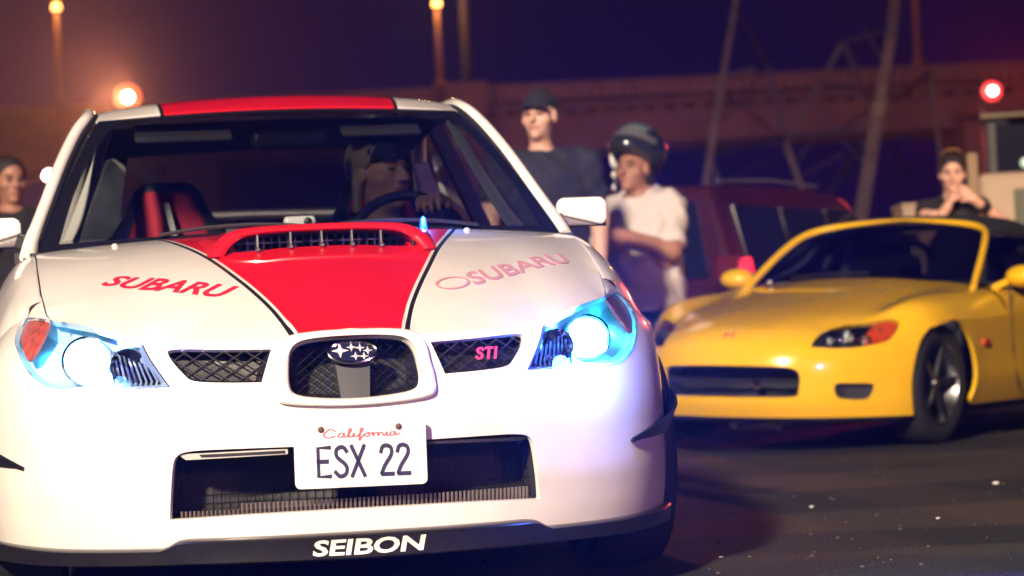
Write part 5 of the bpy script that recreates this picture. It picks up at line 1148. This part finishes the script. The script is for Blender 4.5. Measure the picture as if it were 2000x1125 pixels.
# ---- lattice tower
ST = mat('tower_steel', (.30,.19,.18), .7, noise=.3, nscale=3)
tw = thing('lattice_tower', 'leaning steel lattice tower with crossed braces rising behind the maroon vehicle', 'tower', (8, 52, 0))
def member(a, b, Za, Zb, w, m=ST):
    A, B = ptz(*a, Za) - tw.location, ptz(*b, Zb) - tw.location; mb = MB(); d = (B - A).normalized(); q = d.cross(Vector((0, 1, 0))).normalized(); e = d.cross(q)
    w *= .88; mb.bar(A, B, w, w * .14, e if abs(d.dot(e)) < .9 else (0,0,1)); mb.bar(A + q * w * .45, B + q * w * .45, w * .14, w, e); return mb.build('steel_member', m, tw)
DST = mat('tower_steel_dark', (.18,.12,.13), .8)
for a, b, za, zb, w, m in [
  ((1436,8),(1413,141),50,49,.13,ST), ((1413,141),(1396,239),49,48,.15,ST), ((1396,239),(1377,372),48,47,.16,ST), ((1385,300),(1408,372),47.5,48,.10,ST), ((1411,150),(1475,134),49,50,.09,ST),
  ((1436,12),(1500,130),50,54,.08,DST), ((1500,130),(1532,275),54,55,.11,DST), ((1532,275),(1572,385),55,55,.14,ST), ((1385,300),(1535,268),47.5,55,.10,ST), ((1535,268),(1690,250),55,50,.09,ST),
  ((1645,85),(1540,272),54,55,.11,DST), ((1648,85),(1708,234),54,48,.11,ST), ((1645,82),(1722,62),54,52,.07,DST),
  ((1752,-40),(1738,80),50,49,.22,DST), ((1738,80),(1718,200),49,48,.22,ST), ((1712,225),(1680,425),48,46,.27,ST), ((1718,200),(1712,225),48,48,.27,ST),
  ((1682,280),(1608,390),48,54,.10,ST), ((1740,205),(1815,142),48,55,.10,ST), ((1735,270),(1775,350),49,54,.08,DST), ((1560,310),(1610,240),55,56,.07,DST),
  ((1410,175),(1530,275),49,54,.05,DST), ((1500,130),(1410,240),54,49,.05,DST), ((1600,160),(1700,180),54,49,.05,DST), ((1590,190),(1640,85),55,54,.06,ST), ((1620,250),(1700,330),55,47,.06,ST), ((1400,360),(1530,300),47,55,.05,DST), ((1745,150),(1690,60),49,53,.06,ST), ((1640,85),(1600,170),54,55,.06,ST), ((1560,345),(1650,300),55,52,.05,ST), ((1700,300),(1790,330),47,54,.06,ST), ((1720,200),(1645,250),48,54,.06,DST),
  ((1436,8),(1445,-60),50,50,.12,ST), ((1815,142),(1850,400),55,56,.12,DST), ((1377,372),(1372,640),47,46.5,.18,ST), ((1680,425),(1655,640),46,45,.28,ST), ((1572,385),(1600,640),55,55,.16,DST), ((1850,400),(1858,640),56,56,.14,DST)]:
    member(a, b, za, zb, w, m)
# ---- pale truck at the right edge
PEACH = mat('truck_cream', (.62,.42,.28), .5, noise=.12, nscale=3)
tz = 21.0; o_ = ptz(1915, 430, tz)
tr = thing('truck', 'cream work truck with a dark windshield parked at the right edge', 'truck', (o_.x, o_.y, 0), R(-12))
s_ = tz / FPX
def tb(name, xa, xb, ya, yb, d0, d1, m, bev=.03, parent=tr):
    za = .63 + (622 - yb) * s_; zb = .63 + (622 - ya) * s_; return MB().box((xa * s_, d0, za), (xb * s_, d1, zb)).build(name, m, parent, bevel=bev)
tb('hood', 0, 420, 338, 470, 0, 1.1, PEACH, .06)
tb('grille', 66, 300, 372, 455, -.03, .0, mat('grille_olive', (.10,.10,.05), .5), .01)
tb('bumper', -10, 430, 470, 540, -.25, .1, DARKM, .03)
tb('cab', 10, 410, 212, 338, 1.1, 2.6, mat('cab_dark_brown', (.03,.014,.012), .5), .05)
tb('windshield', 34, 180, 222, 326, 1.07, 1.1, DG, .01); tb('windshield', 196, 390, 222, 326, 1.07, 1.1, DG, .01)
tb('roof_rail', 5, 420, 203, 213, 1.0, 2.6, mat('rail_tan', (.17,.11,.055), .5), .01)
tb('sun_shade', 58, 420, 208, 216, .8, 1.05, MATS['rail_tan'], .01)
for x in (40, 330): make_wheel(tr, ((x + 20) * s_, .5, .45), .45, .28, -1)
MB().lathe([(.0001,.02),(.035,.015),(.045,0),(.045,-.03)], 16, Matrix.Translation((92 * s_, .98, .63 + (622 - 308) * s_)) @ Matrix.Rotation(R(90), 4, 'X')).build('spot_lamp', emis('pale_green_glow', (.75,.85,.6), 1.2), tr, True)
bx = thing('storage_box', 'peach coloured crate standing on a stand between the yellow roadster and the cream truck', 'crate', tuple(ptz(1797, 640, 22) * Vector((1,1,0)) if False else (ptz(1797, 420, 22).x, 22, 0)), 0)
s2 = 22 / FPX; MB().box((-33*s2, 0, .63+(624-560)*s2), (38*s2, .6, .63+(624-394)*s2)).build('box_body', PEACH, bx, bevel=.02); MB().box((-35*s2, -.02, .63+(624-402)*s2), (40*s2, .62, .63+(624-392)*s2)).build('box_lid', PEACH, bx, bevel=.01)
for a in (-28, 30): MB().box((a*s2-.03, .05, 0), (a*s2+.03, .55, .63+(624-560)*s2)).build('leg', DARKM, bx)
pp_ = thing('board', 'tall tan board standing behind the woman with raised hands', 'board', (ptz(1905, 420, 23).x, 23.0, 0)); s3 = 23 / FPX
MB().box((-10*s3, 0, 0), (9*s3, .05, .63+(622-298)*s3)).build('board_face', mat('board_tan', (.50,.33,.20), .7), pp_)
# ---- scraps and pebbles on the ground
scrap = mat('scrap_white', (.75,.73,.70), .5)
for k, (px, py, r_, lab) in enumerate([(1585,990,.006,'small white pebble on the pale strip in front of the sedan corner'), (1945,945,.010,'scrap of white paper on the dark asphalt at the far right'), (1832,1012,.005,'small pale stone at the end of the pale strip near the right edge'), (1408,1088,.005,'grey chip of stone in the lit gravel at the bottom of the picture')]):
    h = (py - (665 - .0462 * (px - 1000))); Z = CAM_H * FPX / h; p = ptz(px, py, Z)
    bm = bmesh.new(); bmesh.ops.create_icosphere(bm, subdivisions=2, radius=1)
    for v in bm.verts: v.co *= 1 + .25 * math.sin(v.co.x * 5 + k) * math.cos(v.co.y * 4 + k * 2); v.co = Vector((v.co.x * r_ * 1.3, v.co.y * r_, v.co.z * r_ * .55))
    me = bpy.data.meshes.new('pebble'); bm.to_mesh(me); bm.free(); o = link('paper_scrap' if k == 1 else 'pebble', me, None, scrap); o.location = (p.x, p.y, r_ * .5); tag(o, lab, 'scrap' if k == 1 else 'pebble')
bm = bmesh.new(); rng = random.Random(5)
for k in range(350):
    Z = 6.3 + 9 * rng.random() ** 1.6; X = -.2 + (Z * .215 + .1) * rng.random() + .02; r_ = .002 + .005 * rng.random() ** 3
    q = bmesh.ops.create_icosphere(bm, subdivisions=1, radius=r_, matrix=Matrix.Translation((X, Z, r_ * .4)) @ Matrix.Diagonal((1.2, .9, .7, 1)))
me = bpy.data.meshes.new('gravel'); bm.to_mesh(me); bm.free(); gv = link('gravel', me, None, mat('gravel_grey', (.06,.052,.045), .9)); tag(gv, 'fine loose gravel scattered over the asphalt', kind='stuff')
# ---- haze added to imitate lens glow round the lamps
HZ = MB().box((-130, -20, -1), (150, 190, 34)).build('haze', None)
hm = bpy.data.materials.new('haze_volume'); hm.use_nodes = True; n = hm.node_tree; n.nodes.clear(); ou = n.nodes.new('ShaderNodeOutputMaterial'); vo = n.nodes.new('ShaderNodeVolumePrincipled')
vo.inputs['Density'].default_value = .00036; vo.inputs['Color'].default_value = (.9, .9, .95, 1); vo.inputs['Anisotropy'].default_value = .75
n.links.new(vo.outputs[0], ou.inputs['Volume']); HZ.data.materials.clear(); HZ.data.materials.append(hm); tag(HZ, 'thin haze added over the lot to imitate lens glow round the lamps', kind='stuff')
